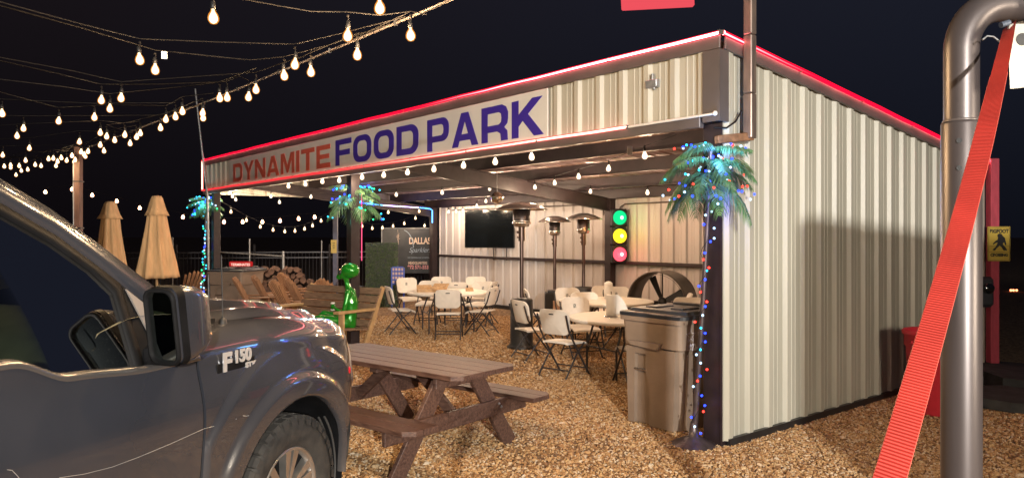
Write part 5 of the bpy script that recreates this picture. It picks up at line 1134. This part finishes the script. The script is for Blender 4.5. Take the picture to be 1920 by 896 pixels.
# bracket, hook and paper tag by the top of the strap
o = empty('hanging_bracket', 'pale metal bracket with a round hole at the upper right edge', 'bracket', (gx(1912, 2.4), 2.4, gz(75, 2.4)))
mb = MB(); q = rounded_rect(0.075, 0.10, 0.012, 3); mb.prism(q, -0.004, 0.004, 'y'); mb.build('plate', mat('pale_zinc', (0.45, 0.43, 0.38), 0.4, 0.5, var=0.2, vscale=20), o)
mb = MB(); mb.tube([(0.005, -0.006, 0.0), (0.005, -0.004, 0)], 0.02, 20); mb.build('hole', BLACKP, o)
mb = MB(); mb.tube([(-0.12, 0, 0.0), (-0.105, 0, 0.012), (-0.085, 0, 0.01), (-0.06, 0, -0.01)], 0.003, 6); mb.build('hook', GREYB, o)
mb = MB(); rows = [[(-0.028+0.07*u+0.006*v, 0.006*math.sin(3*u), 0.06-0.12*v-0.008*(1-u)*v) for u in [i/6 for i in range(7)]] for v in [i/6 for i in range(7)]]
mb.grid(rows); mb.grid([[(p[0], p[1]+0.001, p[2]) for p in r] for r in rows], flip=True); o = mb.build('cloth_tag', mat('pale_cloth', (0.62, 0.56, 0.46), 0.8, 0, var=0.08, vscale=30, bump=0.3, bscale=200), label='pale cloth tag hanging under the bracket at the upper right edge', cat='tag'); o.location = (gx(1907, 2.38), 2.38, gz(127, 2.38))

# ------------------------------------------------------------------ pickup truck (x forward, y to its left, right flank at y=0)
TR = empty('pickup_truck', 'dark grey pickup truck parked at the left with its front by the picnic table', 'pickup truck', (-2.197, 0.714, 0), R(72))
WX, WZ, AR = 3.40, 0.42, 0.53
BT = mat('black_truck_trim', (0.007, 0.007, 0.008), 0.6, 0, var=0.3, vscale=9, spec=0.12)
def sm(a, b, x): t = max(0, min(1, (x-a)/(b-a))); return t*t*(3-2*t)
def flank(x, z):
    """inward offset of the right flank"""
    y = 0.02
    y += 0.035*(1-sm(0.40, 0.75, z))+0.0*z
    y -= 0.018*math.exp(-((z-0.98)/0.16)**2)                                   # shoulder swell
    y += 0.030*sm(1.02, 1.30, z)
    y += 0.012*math.exp(-((z-0.66)/0.07)**2)*(1-sm(2.4, 3.0, x))               # door hollow
    r = math.hypot(x-WX, z-WZ)
    if x > 2.72:
        y -= 0.030*(1-sm(0.60, 0.66, r)); y -= 0.020*(1-sm(0.78, 0.83, r))     # arch lip and flared ring
    if x > 3.85: y += 0.24*((x-3.85)/0.42)**2.0
    return y
def ztop(x): return 1.375-0.018*(x-2.7)-0.060*sm(3.35, 4.1, x)-0.13*max(0, (x-4.02)/0.25)**1.5
def fender():
    mb = MB(); x0, x1 = 2.720, 4.24; NX = 118; NV = 78; rows = []
    for i in range(NX+1):
        x = x0+(x1-x0)*i/NX; zt = ztop(x); row = []
        for j in range(NV+1):
            v = j/NV
            if v < 0.86: z = 0.40+(v/0.86)*(zt-0.16-0.40); row.append((x, flank(x, z), z))
            else:
                a = (v-0.86)/0.14*math.pi/2; y0 = flank(x, zt-0.16); row.append((x, y0+0.20*(1-math.cos(a)), zt-0.16+0.155*math.sin(a)))
        rows.append(row)
    vs = [p for r in rows for p in r]; W_ = NV+1; fs = []; keep = {}
    for i in range(NX):
        for j in range(NV):
            q = (i*W_+j, i*W_+j+1, (i+1)*W_+j+1, (i+1)*W_+j); c = [sum(vs[k][d] for k in q)/4 for d in (0, 2)]
            if math.hypot(c[0]-WX, c[1]-WZ) < AR and c[1] < 1.1: continue
            if c[0] > 3.9 and c[1] < 0.80: continue                     # bumper sits here
            if c[0] > 4.06 and 0.86 < c[1] < 1.14: continue            # headlight opening
            fs.append(q)
    cnt = {}
    for f in fs:
        for a, b in zip(f, f[1:]+f[:1]): cnt[frozenset((a, b))] = cnt.get(frozenset((a, b)), 0)+1
    bd = set(k for e, c in cnt.items() if c == 1 for k in e)
    for k in bd:
        x, y, z = vs[k]; r = math.hypot(x-WX, z-WZ)
        if r < AR+0.035 and z < 1.1 and z > 0.405:
            nx = WX+(x-WX)/r*AR; nz = WZ+(z-WZ)/r*AR; vs[k] = (nx, flank(nx, nz), nz)
    mb.add(vs, fs, smooth=True)
    # rolled lip
    lip = []; l2 = []; l3 = []
    for k in range(0, 61):
        a = R(-4+188*k/60); x = WX+AR*math.cos(a); z = WZ+AR*math.sin(a); y = flank(x, z); lip.append((x, y, z)); l2.append((WX+(AR-0.012)*math.cos(a), y+0.006, WZ+(AR-0.012)*math.sin(a))); l3.append((WX+(AR-0.014)*math.cos(a), y+0.05, WZ+(AR-0.014)*math.sin(a)))
    mb.grid([lip, l2, l3])
    mb.grid([[(rows[0][j][0], rows[0][j][1]+d, rows[0][j][2]) for j in range(NV+1)] for d in (0, 0.04)])
    return mb.build('fender', PAINT, TR)
fender()
def hood():
    mb = MB(); rows = []
    for i in range(41):
        x = 2.86+1.40*i/40; zt = ztop(x); row = []; ys = flank(x, zt-0.16)+0.215
        for j in range(41):
            u = j/40; y = ys+(2.04-ys*2)*u; e = min(u, 1-u)*2
            z = zt-0.004+0.045*sm(0.0, 0.10, e)+0.022*sm(0.2, 0.9, e)+0.03*sm(0.34, 0.40, e)*(1-sm(0.72, 0.80, e))*(1 if True else 0)
            z -= 0.24*max(0, (x-3.98)/0.28)**2.2*1.0
            x2 = x+0.05*math.sin(math.pi*u)*sm(3.6, 4.2, x); row.append((x2, y, z))
        rows.append(row)
    mb.grid(rows); mb.grid([[(p[0], p[1]+0.004*(0 if 0 < j < 40 else (-1 if j == 0 else 1)), p[2]-0.03) for j, p in enumerate(r)] for r in rows], flip=True)
    return mb.build('hood', PAINT, TR)
hood()
mb = MB(); mb.grid([[(x, flank(x, ztop(x)-0.16)+0.207, ztop(x)-0.012) for x in [2.86+1.3*i/20 for i in range(21)]], [(x, flank(x, ztop(x)-0.16)+0.22, ztop(x)-0.012) for x in [2.86+1.3*i/20 for i in range(21)]]]); mb.build('hood_gap', BLACKP, TR)
mb = MB(); mb.box((3.0, 1.02, 0.9), (0.3, 1.6, 0.8)); mb.box((3.4, 1.02, 0.72), (1.1, 1.2, 0.5)); mb.box((2.79, 1.02, 1.36), (0.20, 1.72, 0.03)); mb.build('cowl', BT, TR)
# left fender (far side, simple), grille, bumper, headlights
mb = MB(); rows = [[(x, 2.04-flank(x, z)*1.0, z) for z in [0.40+(ztop(x)-0.02-0.40)*j/10 for j in range(11)]] for x in [2.72+1.5*i/30 for i in range(31)]]
mb.grid(rows, flip=True); mb.build('fender', PAINT, TR)
mb = MB(); mb.box((4.20, 1.02, 0.98), (0.06, 1.35, 0.36), bev=0.02)
for i in range(3): mb.box((4.24, 1.02, 0.88+i*0.10), (0.03, 1.30, 0.03), bev=0.01)
mb.build('grille', BT, TR)
BUMP = mat('dusty_bumper_plastic', (0.055, 0.052, 0.055), 0.6, 0, col2=(0.20, 0.185, 0.17), vscale=9, bump=0.2, bscale=30)
mb = MB(); rows = []
for (z, o_) in ((0.40, -0.02), (0.47, 0.0), (0.62, 0.02), (0.76, 0.01), (0.80, -0.02), (0.80, -0.10)):
    r = []
    for k in range(25):
        u = k/24; y = 0.05+1.94*u; e = min(u, 1-u); x = 3.96+0.40*sm(0, 0.14, e)+o_ +0.03*math.sin(math.pi*u); yy = 0.02 if k == 0 else (2.02 if k == 24 else y); r.append((x, yy-(0.0 if u > .5 else o_*0.4), z))
    rows.append(r)
mb.grid(rows); mb.build('bumper', BUMP, TR)
mb = MB(); rows = []
for z in (0.865, 0.90, 1.0, 1.10, 1.135):
    r = []
    for k in range(9):
        u = k/8; x = 4.03+0.20*math.sin(u*math.pi/2); y = flank(4.03, z)+0.02+0.34*(1-math.cos(u*math.pi/2)); r.append((x+(0.012 if 0.87 < z < 1.13 else 0), y-(0.008 if 0.87 < z < 1.13 else 0), z))
    rows.append(r)
mb.grid(rows); mb.build('headlight', mat('headlight_lens', (0.45, 0.40, 0.37), 0.12, 0.2, var=0.25, vscale=12, coat=1.0), TR)
mb = MB(); mb.grid([[ (p[0], 2.04-p[1], p[2]) for p in r] for r in rows]); mb.build('headlight', MATS['headlight_lens'], TR)
mb = MB(); mb.ball((3.93, flank(3.93, 0.99)+0.002, 0.99), 0.03, 12, 8, sc=(0.7, 0.2, 0.75)); mb.build('red_spot', mat('red_spot_gloss', (0.6, 0.01, 0.03), 0.15, 0, coat=1.0), TR)  # small glossy red spot near the fender front
# wheel housing
mb = MB(); a_ = [R(-10+200*k/30) for k in range(31)]
mb.grid([[(WX+(AR+0.01)*math.cos(a), 0.045, WZ+(AR+0.01)*math.sin(a)) for a in a_], [(WX+(AR+0.0)*math.cos(a), 0.42, WZ+(AR+0.0)*math.sin(a)) for a in a_]]); mb.prism([(WX+(AR+0.02)*math.cos(a), WZ+(AR+0.02)*math.sin(a)) for a in a_], 0.42, 0.44, 'y')
mb.build('wheel_liner', BT, TR)
mb = MB()
for k in range(4): mb.tube([(WX+(0.50-0.008*k)*math.cos(a), 0.07+0.035*k, WZ+(0.50-0.01*k)*math.sin(a)) for a in [R(-12+4*q) for q in range(14)]], 0.007, 6)
mb.build('liner_ribs', mat('worn_liner', (0.05, 0.05, 0.05), 0.5, 0), TR)
def wheel(cx, cy, side=1):
    wh = bpy.data.objects.new('wheel', None); COL.objects.link(wh); wh.parent = TR; wh.location = (cx, cy, WZ)
    if side < 0: wh.rotation_euler = (0, 0, math.pi)
    return wh
ty = MB(); Mw = Matrix.Rotation(R(90), 4, 'X')    # lathe z -> -y (outer face towards -y)
Rr = 0.418
ty.lathe([(0.238, 0.10), (0.245, 0.115), (0.262, 0.122), (0.30, 0.136), (0.345, 0.140), (0.380, 0.132), (0.390, 0.112), (0.394, 0.09), (0.395, 0.0), (0.394, -0.09), (0.385, -0.132), (0.30, -0.136), (0.238, -0.10)], 72, Mw)
rnd = random.Random(11)
def block(th, y0, y1, da, r0=0.390, r1=Rr, sk=0.0):
    vs = []
    for rr in (r0, r1):
        for (a, y) in ((th-da, y0), (th+da, y0), (th+da+sk, y1), (th-da+sk, y1)):
            sh = 0.0 if rr == r0 else 0.0035
            vs.append((rr*math.cos(a), y, rr*math.sin(a)))
    ty.add(vs, [(4, 5, 6, 7), (0, 1, 5, 4), (1, 2, 6, 5), (2, 3, 7, 6), (3, 0, 4, 7)])
NB = 36
for k in range(NB):
    th = 2*math.pi*k/NB; j = rnd.uniform(-.004, .004)
    block(th+j, -0.128, -0.086, 0.064, 0.385, 0.414, 0.006)
    block(th+0.06+j, -0.080, -0.040, 0.068, sk=0.05); block(th+0.01+j, -0.034, 0.004, 0.066, sk=-0.05); block(th+0.07, 0.010, 0.050, 0.068, sk=0.05); block(th, 0.056, 0.126, 0.064, 0.385, 0.414, -0.006)
    # shoulder lugs wrapping on to the side wall
    vs = []
    for (rr, y) in ((0.414, -0.127), (0.392, -0.1425), (0.364, -0.150 if k % 2 else -0.1455)):
        for a in (th-0.060, th+0.060): vs.append((rr*math.cos(a), y, rr*math.sin(a)))
    ty.add(vs, [(0, 1, 3, 2), (2, 3, 5, 4)])
TYM = ty.mesh('tyre', RUBBER)
RIMS = mat('machined_alloy', (0.52, 0.49, 0.46), 0.32, 0.85, var=0.15, vscale=9, rvar=0.1); RIMD = mat('dark_alloy_pocket', (0.035, 0.034, 0.036), 0.4, 0.4, var=0.2, vscale=10)
rb = MB(); rb.lathe([(0.243, 0.105), (0.246, 0.118), (0.238, 0.122), (0.226, 0.112), (0.218, 0.085)], 64, Mw)
for k in range(6):
    a0 = 2*math.pi*k/6+0.35
    for s_ in (-1, 1):
        q = []
        for (rr, off, y) in ((0.055, 0.020, -0.100), (0.055, 0.003, -0.098), (0.225, 0.012, -0.108), (0.228, 0.062, -0.108)):
            q.append((rr*math.cos(a0)-s_*off*math.sin(a0), y, rr*math.sin(a0)+s_*off*math.cos(a0)))
        b = [(p[0], -0.06, p[2]) for p in q]; rb.add(q+b, [(0, 1, 2, 3), (0, 1, 5, 4), (1, 2, 6, 5), (2, 3, 7, 6), (3, 0, 4, 7)])
rb.lathe([(0.001, 0.112), (0.040, 0.111), (0.046, 0.104), (0.062, 0.100), (0.066, 0.07)], 32, Mw)
RBM = rb.mesh('rim', RIMS)
rd = MB(); rd.lathe([(0.242, 0.10), (0.232, 0.04), (0.225, -0.08)], 48, Mw); rd.lathe([(0.001, 0.035), (0.17, 0.03), (0.175, 0.01), (0.001, 0.0)], 32, Mw); rd.lathe([(0.225, 0.0), (0.001, -0.01)], 32, Mw)
for k in range(6):
    a = 2*math.pi*k/6+0.35; rd.tube([(0.035*math.cos(a+.5), -0.103, 0.035*math.sin(a+.5)), (0.035*math.cos(a+.5), -0.117, 0.035*math.sin(a+.5))], 0.006, 6)
RDM = rd.mesh('rim_barrel', RIMD)
for cx, cy, sd in ((WX, 0.155, 1), (WX, 1.885, -1), (-0.32, 0.155, 1), (-0.32, 1.885, -1)):
    wh = wheel(cx, cy, sd); link('tyre', TYM, wh); link('rim', RBM, wh); link('rim_barrel', RDM, wh)
# door ---------------------------------------------------------------------
def sill(x): return 1.252+0.03*sm(2.45, 2.05, x)+0.085*sm(2.08, 1.84, x)
def cabside(name, x0, x1, zbot=0.42):
    mb = MB(); rows = []; N = max(6, int((x1-x0)/0.03))
    for i in range(N+1):
        x = x0+(x1-x0)*i/N; zt = sill(x)-0.012; rows.append([(x, flank(x, zbot+(zt-zbot)*j/34), zbot+(zt-zbot)*j/34) for j in range(35)])
    mb.grid(rows)
    for r in (rows[0], rows[-1]): mb.grid([r, [(p[0], p[1]+0.05, p[2]) for p in r]])
    mb.grid([[r[-1] for r in rows], [(r[-1][0], r[-1][1]+0.10, r[-1][2]+0.008) for r in rows]])
    return mb.build(name, PAINT, TR)
door = cabside('door', 1.545, 2.702)
mb = MB(); xs = [1.5+1.23*i/40 for i in range(41)]
mb.grid([[(x, flank(x, sill(x))-0.004, sill(x)-0.014) for x in xs], [(x, flank(x, sill(x))-0.007, sill(x)-0.002) for x in xs], [(x, flank(x, sill(x))+0.004, sill(x)+0.012) for x in xs], [(x, flank(x, sill(x))+0.03, sill(x)+0.016) for x in xs]]); mb.build('belt_moulding', mat('satin_belt_trim', (0.16, 0.15, 0.15), 0.25, 0.6), door)
mb = MB(); mb.tube([(1.56, flank(1.7, 1.12)-0.02, 1.12), (1.59, flank(1.7, 1.12)-0.04, 1.12), (1.69, flank(1.7, 1.12)-0.04, 1.12), (1.715, flank(1.7, 1.12)-0.02, 1.12)], 0.014, 8); mb.build('handle', PAINT, door)
cabside('rear_door', 0.45, 1.53)
mb = MB(); mb.box((1.6, 0.10, 0.40), (2.5, 0.12, 0.10), bev=0.02); mb.box((2.713, 0.10, 0.8), (0.006, 0.10, 0.9)); mb.build('rocker_panel', BT, TR)
# scratch: polyline of (x, z) on the flank
def onflank(px, py):
    r_ = (px-960)/F; Y = (2.31)/(-(0.951*r_-0.309)) if True else 0
    Y = -2.31/(0.951*r_-0.309); return (0.309*r_*Y+0.951*Y, CAMH-(py-440)/F*Y)
ps = [onflank(x, y) for x, y in ((112, 895), (160, 888), (212, 875), (260, 857), (320, 832), (384, 803), (400, 799), (438, 784))]
mb = MB(); mb.tube([(x, flank(x, z)-0.0004, z) for x, z in ps], 0.0010, 4); mb.tube([(x, flank(x, z)-0.0006, z) for x, z in [onflank(*q) for q in ((15, 880), (24, 881), (34, 892), (38, 899))]], 0.0009, 4); mb.tube([(x, flank(x, z)-0.0006, z) for x, z in [onflank(*q) for q in ((450, 778), (455, 779), (461, 778))]], 0.0015, 4); mb.build('scratch', mat('scratch_primer', (0.42, 0.40, 0.38), 0.6), TR)
# green house --------------------------------------------------------------
def gy(z): return flank(2.0, 1.25)+0.012+(z-1.25)*0.34           # leaning side glass plane
def poly_plate(poly, off, th, name, m, parent=TR):
    mb = MB(); n_ = len(poly); vs = [(x, gy(z)+off, z) for x, z in poly]+[(x, gy(z)+off+th, z) for x, z in poly]
    mb.add(vs, [tuple(range(n_)), tuple(reversed(range(n_, 2*n_)))]+[(i, (i+1) % n_, n_+(i+1) % n_, n_+i) for i in range(n_)]); return mb.build(name, m, parent)
def band(outer, inner, off, th, name, m, parent=TR, crown=0.0):
    mb = MB(); mid = [((a[0]+b[0])/2, (a[1]+b[1])/2) for a, b in zip(outer, inner)]
    mb.grid([[(x, gy(z)+off+th, z) for x, z in outer], [(x, gy(z)+off+0.004, z) for x, z in outer], [(x, gy(z)+off-crown, z) for x, z in mid], [(x, gy(z)+off, z) for x, z in inner], [(x, gy(z)+off+th, z) for x, z in inner]], smooth=True); return mb.build(name, m, parent)
glassp = [(1.16, 1.355), (1.84, 1.350), (1.95, 1.318), (2.06, 1.284), (2.385, 1.268), (2.372, 1.56), (2.29, 1.655), (2.15, 1.765), (1.975, 1.872), (1.80, 1.940), (1.16, 1.975)]
gl = MB(); gl.add([(x, gy(z)+0.012, z) for x, z in glassp], [tuple(range(len(glassp)))]); gl.build('side_window', GLASS, TR)
inn = [(2.385, 1.262), (2.374, 1.562), (2.292, 1.657), (2.152, 1.767), (1.977, 1.874), (1.80, 1.942), (1.16, 1.977)]
outr = [(2.43, 1.262), (2.42, 1.597), (2.343, 1.664), (2.185, 1.794), (1.995, 1.911), (1.80, 1.984), (1.16, 2.019)]
band(outr, inn, -0.004, 0.03, 'window_frame', BT)
# A pillar and roof rail in body colour
o2 = [(2.80, 1.405), (2.56, 1.605), (2.36, 1.770), (2.19, 1.900), (2.0, 2.015), (1.80, 2.080), (1.1, 2.11), (0.45, 2.09)]
i2 = [(2.70, 1.375), (2.47, 1.555), (2.345, 1.665), (2.187, 1.795), (1.997, 1.912), (1.80, 1.985), (1.1, 2.02), (0.45, 2.00)]
band(o2, i2, 0.0, 0.06, 'a_pillar', PAINT, crown=0.006)
mb = MB(); mb.tube([(x, gy(z)+0.03, z+0.003) for x, z in o2[:5]], 0.007, 6); mb.build('windscreen_seal', BT, TR)
poly_plate([(2.43, 1.265), (2.72, 1.265), (2.705, 1.37), (2.46, 1.56), (2.425, 1.59)], 0.002, 0.03, 'sail_panel', BT)
poly_plate([(2.435, 1.575), (2.60, 1.43), (2.50, 1.36)], -0.006, 0.008, 'sail_reflection', mat('sail_reflection_grey', (0.30, 0.28, 0.27), 0.35, 0.3))  # pale triangle standing in for a reflection on the black sail panel
# windscreen + roof + far side pillar
mb = MB(); rows = []
for i in range(13):
    v = i/12; x = 2.80-0.80*v; z = 1.40+0.625*v-0.05*(v*(1-v))*0+0.035*math.sin(math.pi*v); row = []
    for j in range(13):
        u = j/12; yy = gy(min(z, 2.0))+0.045; row.append((x+0.10*math.sin(math.pi*u)*(1-v*0.6), yy+(2.04-2*yy)*u, z))
    rows.append(row)
mb.grid(rows); mb.build('windscreen', GLASS, TR)
mb = MB(); rows = []
for i in range(13):
    x = 2.02-1.60*i/12; row = []
    for j in range(17):
        u = j/16; yy = gy(1.99)+0.02; row.append((x+0.06*math.sin(math.pi*u), yy+(2.04-2*yy)*u, 2.035+0.055*min(1, i/3)+0.035*math.sin(math.pi*u)))
    rows.append(row)
mb.grid(rows); mb.grid([[(p[0], p[1], p[2]-0.04) for p in r] for r in rows], flip=True); mb.build('roof', PAINT, TR)
fg = lambda z: 2.04-gy(z)
mb = MB()
for pl, r_ in (([(2.80, 1.40), (2.36, 1.77), (2.0, 1.97)], 0.035), ([(1.52, 1.25), (1.50, 1.95)], 0.03), ([(0.5, 1.25), (0.45, 1.97)], 0.05)): mb.tube([(x, fg(z), z) for x, z in pl], r_, 8)
mb.tube([(1.53, gy(1.3)+0.03, 1.25), (1.50, gy(1.95)+0.03, 1.96)], 0.035, 8); mb.tube([(0.5, gy(1.3)+0.03, 1.25), (0.45, gy(1.95)+0.03, 1.97)], 0.06, 8); mb.build('pillars', BT, TR)
mb = MB(); mb.grid([[(x, 2.04-flank(x, z), z) for z in [0.42+0.83*j/8 for j in range(9)]] for x in [0.45+2.27*i/8 for i in range(9)]]); mb.build('door', PAINT, TR)
gl = MB(); gl.add([(x, fg(z), z) for x, z in glassp], [tuple(reversed(range(len(glassp))))]); gl.build('side_window', GLASS, TR)
# interior
DASH = mat('tan_grey_dashboard', (0.17, 0.155, 0.10), 0.7, 0, var=0.12, vscale=9, bump=0.2, bscale=200); SEAT = mat('dark_seat_cloth', (0.02, 0.021, 0.024), 0.85, 0, var=0.2, vscale=20)
mb = MB(); rows = []
for i, (x, z) in enumerate([(2.78, 1.42), (2.62, 1.47), (2.40, 1.455), (2.26, 1.415), (2.18, 1.33), (2.24, 1.10), (2.34, 0.9)]): rows.append([(x-0.03*math.sin(math.pi*j/12), 0.12+1.80*j/12, z+0.02*math.exp(-((j-9)/1.8)**2)) for j in range(13)])
mb.grid(rows); mb.build('dashboard', DASH, TR)
mb = MB()
for y in (0.52, 1.52):
    mb.box((1.62, y, 0.86), (0.56, 0.52, 0.18), bev=0.05); mb.box((1.30, y, 1.20), (0.16, 0.50, 0.70), bev=0.06, rot=Matrix.Rotation(R(-12), 3, 'Y')); mb.box((1.22, y, 1.66), (0.10, 0.26, 0.19), bev=0.04)
mb.box((1.7, 1.02, 0.95), (0.9, 0.30, 0.22), bev=0.04); mb.box((0.52, 1.02, 1.15), (0.12, 1.7, 0.9)); mb.box((1.6, 1.02, 0.52), (2.3, 1.8, 0.06)); mb.build('seats', SEAT, TR)
mb = MB(); c = Vector((2.08, 1.50, 1.22)); ax = Matrix.Rotation(R(-62), 3, 'Y')
mb.tube([c+ax@Vector((0.19*math.cos(a), 0.19*math.sin(a), 0)) for a in [2*math.pi*k/28 for k in range(28)]], 0.015, 8, closed=True)
for a in (0.2, 2.1, 4.2): mb.tube([c, c+ax@Vector((0.18*math.cos(a), 0.18*math.sin(a), 0))], 0.014, 6)
mb.build('steering_wheel', BLACKP, TR)
mb = MB(); mb.box((2.20, 1.02, 1.80), (0.03, 0.24, 0.07), bev=0.015); mb.build('rear_view_mirror', BLACKP, TR)
# bed
mb = MB()
for yy, f in ((0.0, 1), (2.04, -1)):
    rows = [[(x, yy+f*(flank(0.5, z)+0.01), z) for z in [0.55+0.78*j/12 for j in range(13)]] for x in (-1.7, -0.9, -0.85, 0.2, 0.25, 0.43)]
    mb.grid([r if not (i in (2, 3)) else [(p[0], p[1], max(p[2], 0.95)) for p in r] for i, r in enumerate(rows)])
mb.box((-0.6, 1.02, 0.80), (2.1, 1.9, 0.05)); mb.box((-1.68, 1.02, 0.95), (0.06, 1.92, 0.78)); mb.box((0.41, 1.02, 0.95), (0.04, 1.9, 0.75)); mb.build('bed', PAINT, TR)
# mirror
mi = bpy.data.objects.new('door_mirror', None); 
MM = Matrix.Translation((2.47, -0.052, 1.435)) @ Matrix.Rotation(R(-6), 4, 'Z') @ Matrix.Rotation(R(-7), 4, 'Y')
mb = MB(); ys, zs = 0.082, 0.156
secs = [(-0.055, 1.0, 0), (-0.03, 1.04, 0), (0.03, 1.02, 0), (0.09, 0.90, 0.0), (0.135, 0.70, 0.0), (0.155, 0.40, 0), (0.160, 0.02, 0)]
ring = rounded_rect(2*ys, 2*zs, 0.045, 5); ring = [(a*(1.0+0.10*(b > 0)*0), b) for a, b in ring]
rows = [[(x, a*k_, b*k_*(0.98)) for a, b in ring] for x, k_, _ in secs]
mb.grid([r+[r[0]] for r in rows], MM); mh = mb.build('door_mirror', PAINT, TR)
mb = MB(); bz = [[(-0.055, a*1.02, b*1.02) for a, b in ring], [(-0.070, a*1.0, b*1.0) for a, b in ring], [(-0.071, a*0.90, b*0.92) for a, b in ring], [(-0.045, a*0.88, b*0.90) for a, b in ring]]
mb.grid([r+[r[0]] for r in bz], MM); mb.grid([[(-0.045, a*1.035, b*1.035) for a, b in ring+[ring[0]]], [(-0.010, a*1.055, b*1.05) for a, b in ring+[ring[0]]]], MM); mb.build('mirror_surround', BT, mh)
mb = MB(); mb.add([(-0.052, a*0.89, b*0.91) for a, b in ring], [tuple(range(len(ring)))], MM); mb.build('mirror_glass', mat('mirror_silver', (0.42, 0.48, 0.46), 0.03, 1.0, var=0.05, vscale=3), mh)
mb = MB(); q = rounded_rect(0.05, 0.10, 0.018, 3, -0.038, 0.075); mb.prism(q, -0.056, -0.053, 'x', MM); mb.build('blind_spot_mirror', mat('mirror_silver', (0.42, 0.48, 0.46), 0.03, 1.0), mh)
mb = MB(); mb.beam((2.50, 0.02, 1.31), (2.56, 0.11, 1.27), 0.16, 0.09, bev=0.02); mb.build('mirror_arm', BT, mh)
# antenna
mb = MB(); ax_, ay_ = 3.08, flank(3.08, 1.2)+0.17; mb.lathe([(0.022, 0), (0.018, 0.02), (0.008, 0.03)], 12, Matrix.Translation((ax_, ay_, ztop(ax_)-0.012))); mb.tube([(ax_, ay_, ztop(ax_)), (ax_-0.01, ay_, ztop(ax_)+0.33)], 0.003, 6); mb.build('antenna', BLACKP, TR)
mb = MB(); mb.beam((2.90, 0.26, 1.385), (3.05, 0.24, 1.375), 0.02, 0.02); mb.tube([(2.86, 0.34, 1.40), (2.70, 0.9, 1.44)], 0.008, 6); mb.build('wiper', BLACKP, TR)
# badge on the fender
CHR = mat('badge_chrome', (0.70, 0.70, 0.72), 0.25, 0.5, var=0.05, vscale=20)
bx, bz_ = onflank(455, 675); yb = flank(bx, bz_)-0.008
bdg = MB(); bdg.box((bx-0.005, yb+0.002, bz_-0.025), (0.27, 0.006, 0.05), bev=0.002); bo = bdg.build('badge', BT, TR)
fm = lambda x, z: frame((x, yb-0.003, z), (1, 0, 0), (0, 0, 1))
text('F', 0.118, CHR, 'badge_letter', bo, fm(bx-0.075, bz_-0.002), ext=0.003, bold=0.005, sx=1.15, shear=0.0)
text('150', 0.082, CHR, 'badge_letter', bo, fm(bx+0.036, bz_+0.014), ext=0.003, bold=0.003, sx=1.05)
text('STX', 0.034, CHR, 'badge_letter', bo, fm(bx+0.095, bz_-0.036), ext=0.003, bold=0.002, sx=1.2)

# ------------------------------------------------------------------ behind the camera: added trailer-shaped box that shades the side wall, and the flood light mast
o = empty('shadow_trailer', 'white trailer-shaped box added unseen behind the viewpoint to shade the side wall', 'shadow caster', (5.0, -2.7, 0))
mb = MB(); mb.box((-0.06, 0, 1.56), (5.32, 4.6, 2.2), bev=0.05); mb.build('body', WHITE, o)
mb = MB(); mb.box((-0.6, 2.32, 1.75), (1.8, 0.03, 0.8)); mb.build('window_frame', BLACKM, o)
mb = MB(); mb.box((-0.6, 2.42, 1.30), (1.9, 0.30, 0.03)); mb.build('counter', CHROME, o)
for sx in (-1, 1): mb = MB(); mb.tube([(sx*0.5, 2.1, 0.34), (sx*0.5, 1.9, 0.34)], 0.34, 24); mb.build('wheel', RUBBER, o)
o = empty('flood_mast', 'tall mast with a square flood light standing behind the viewpoint', 'lamp post', (FLOOD[0], FLOOD[1]-0.25, 0))
mb = MB(); mb.tube([(0, 0, 0), (0, 0, 3.5)], 0.05, 12); mb.build('mast', GREYB, o)
mb = MB(); mb.box((0, 0.16, 3.25), (0.42, 0.10, 0.42), bev=0.01); mb.build('lamp_head', BLACKM, o)
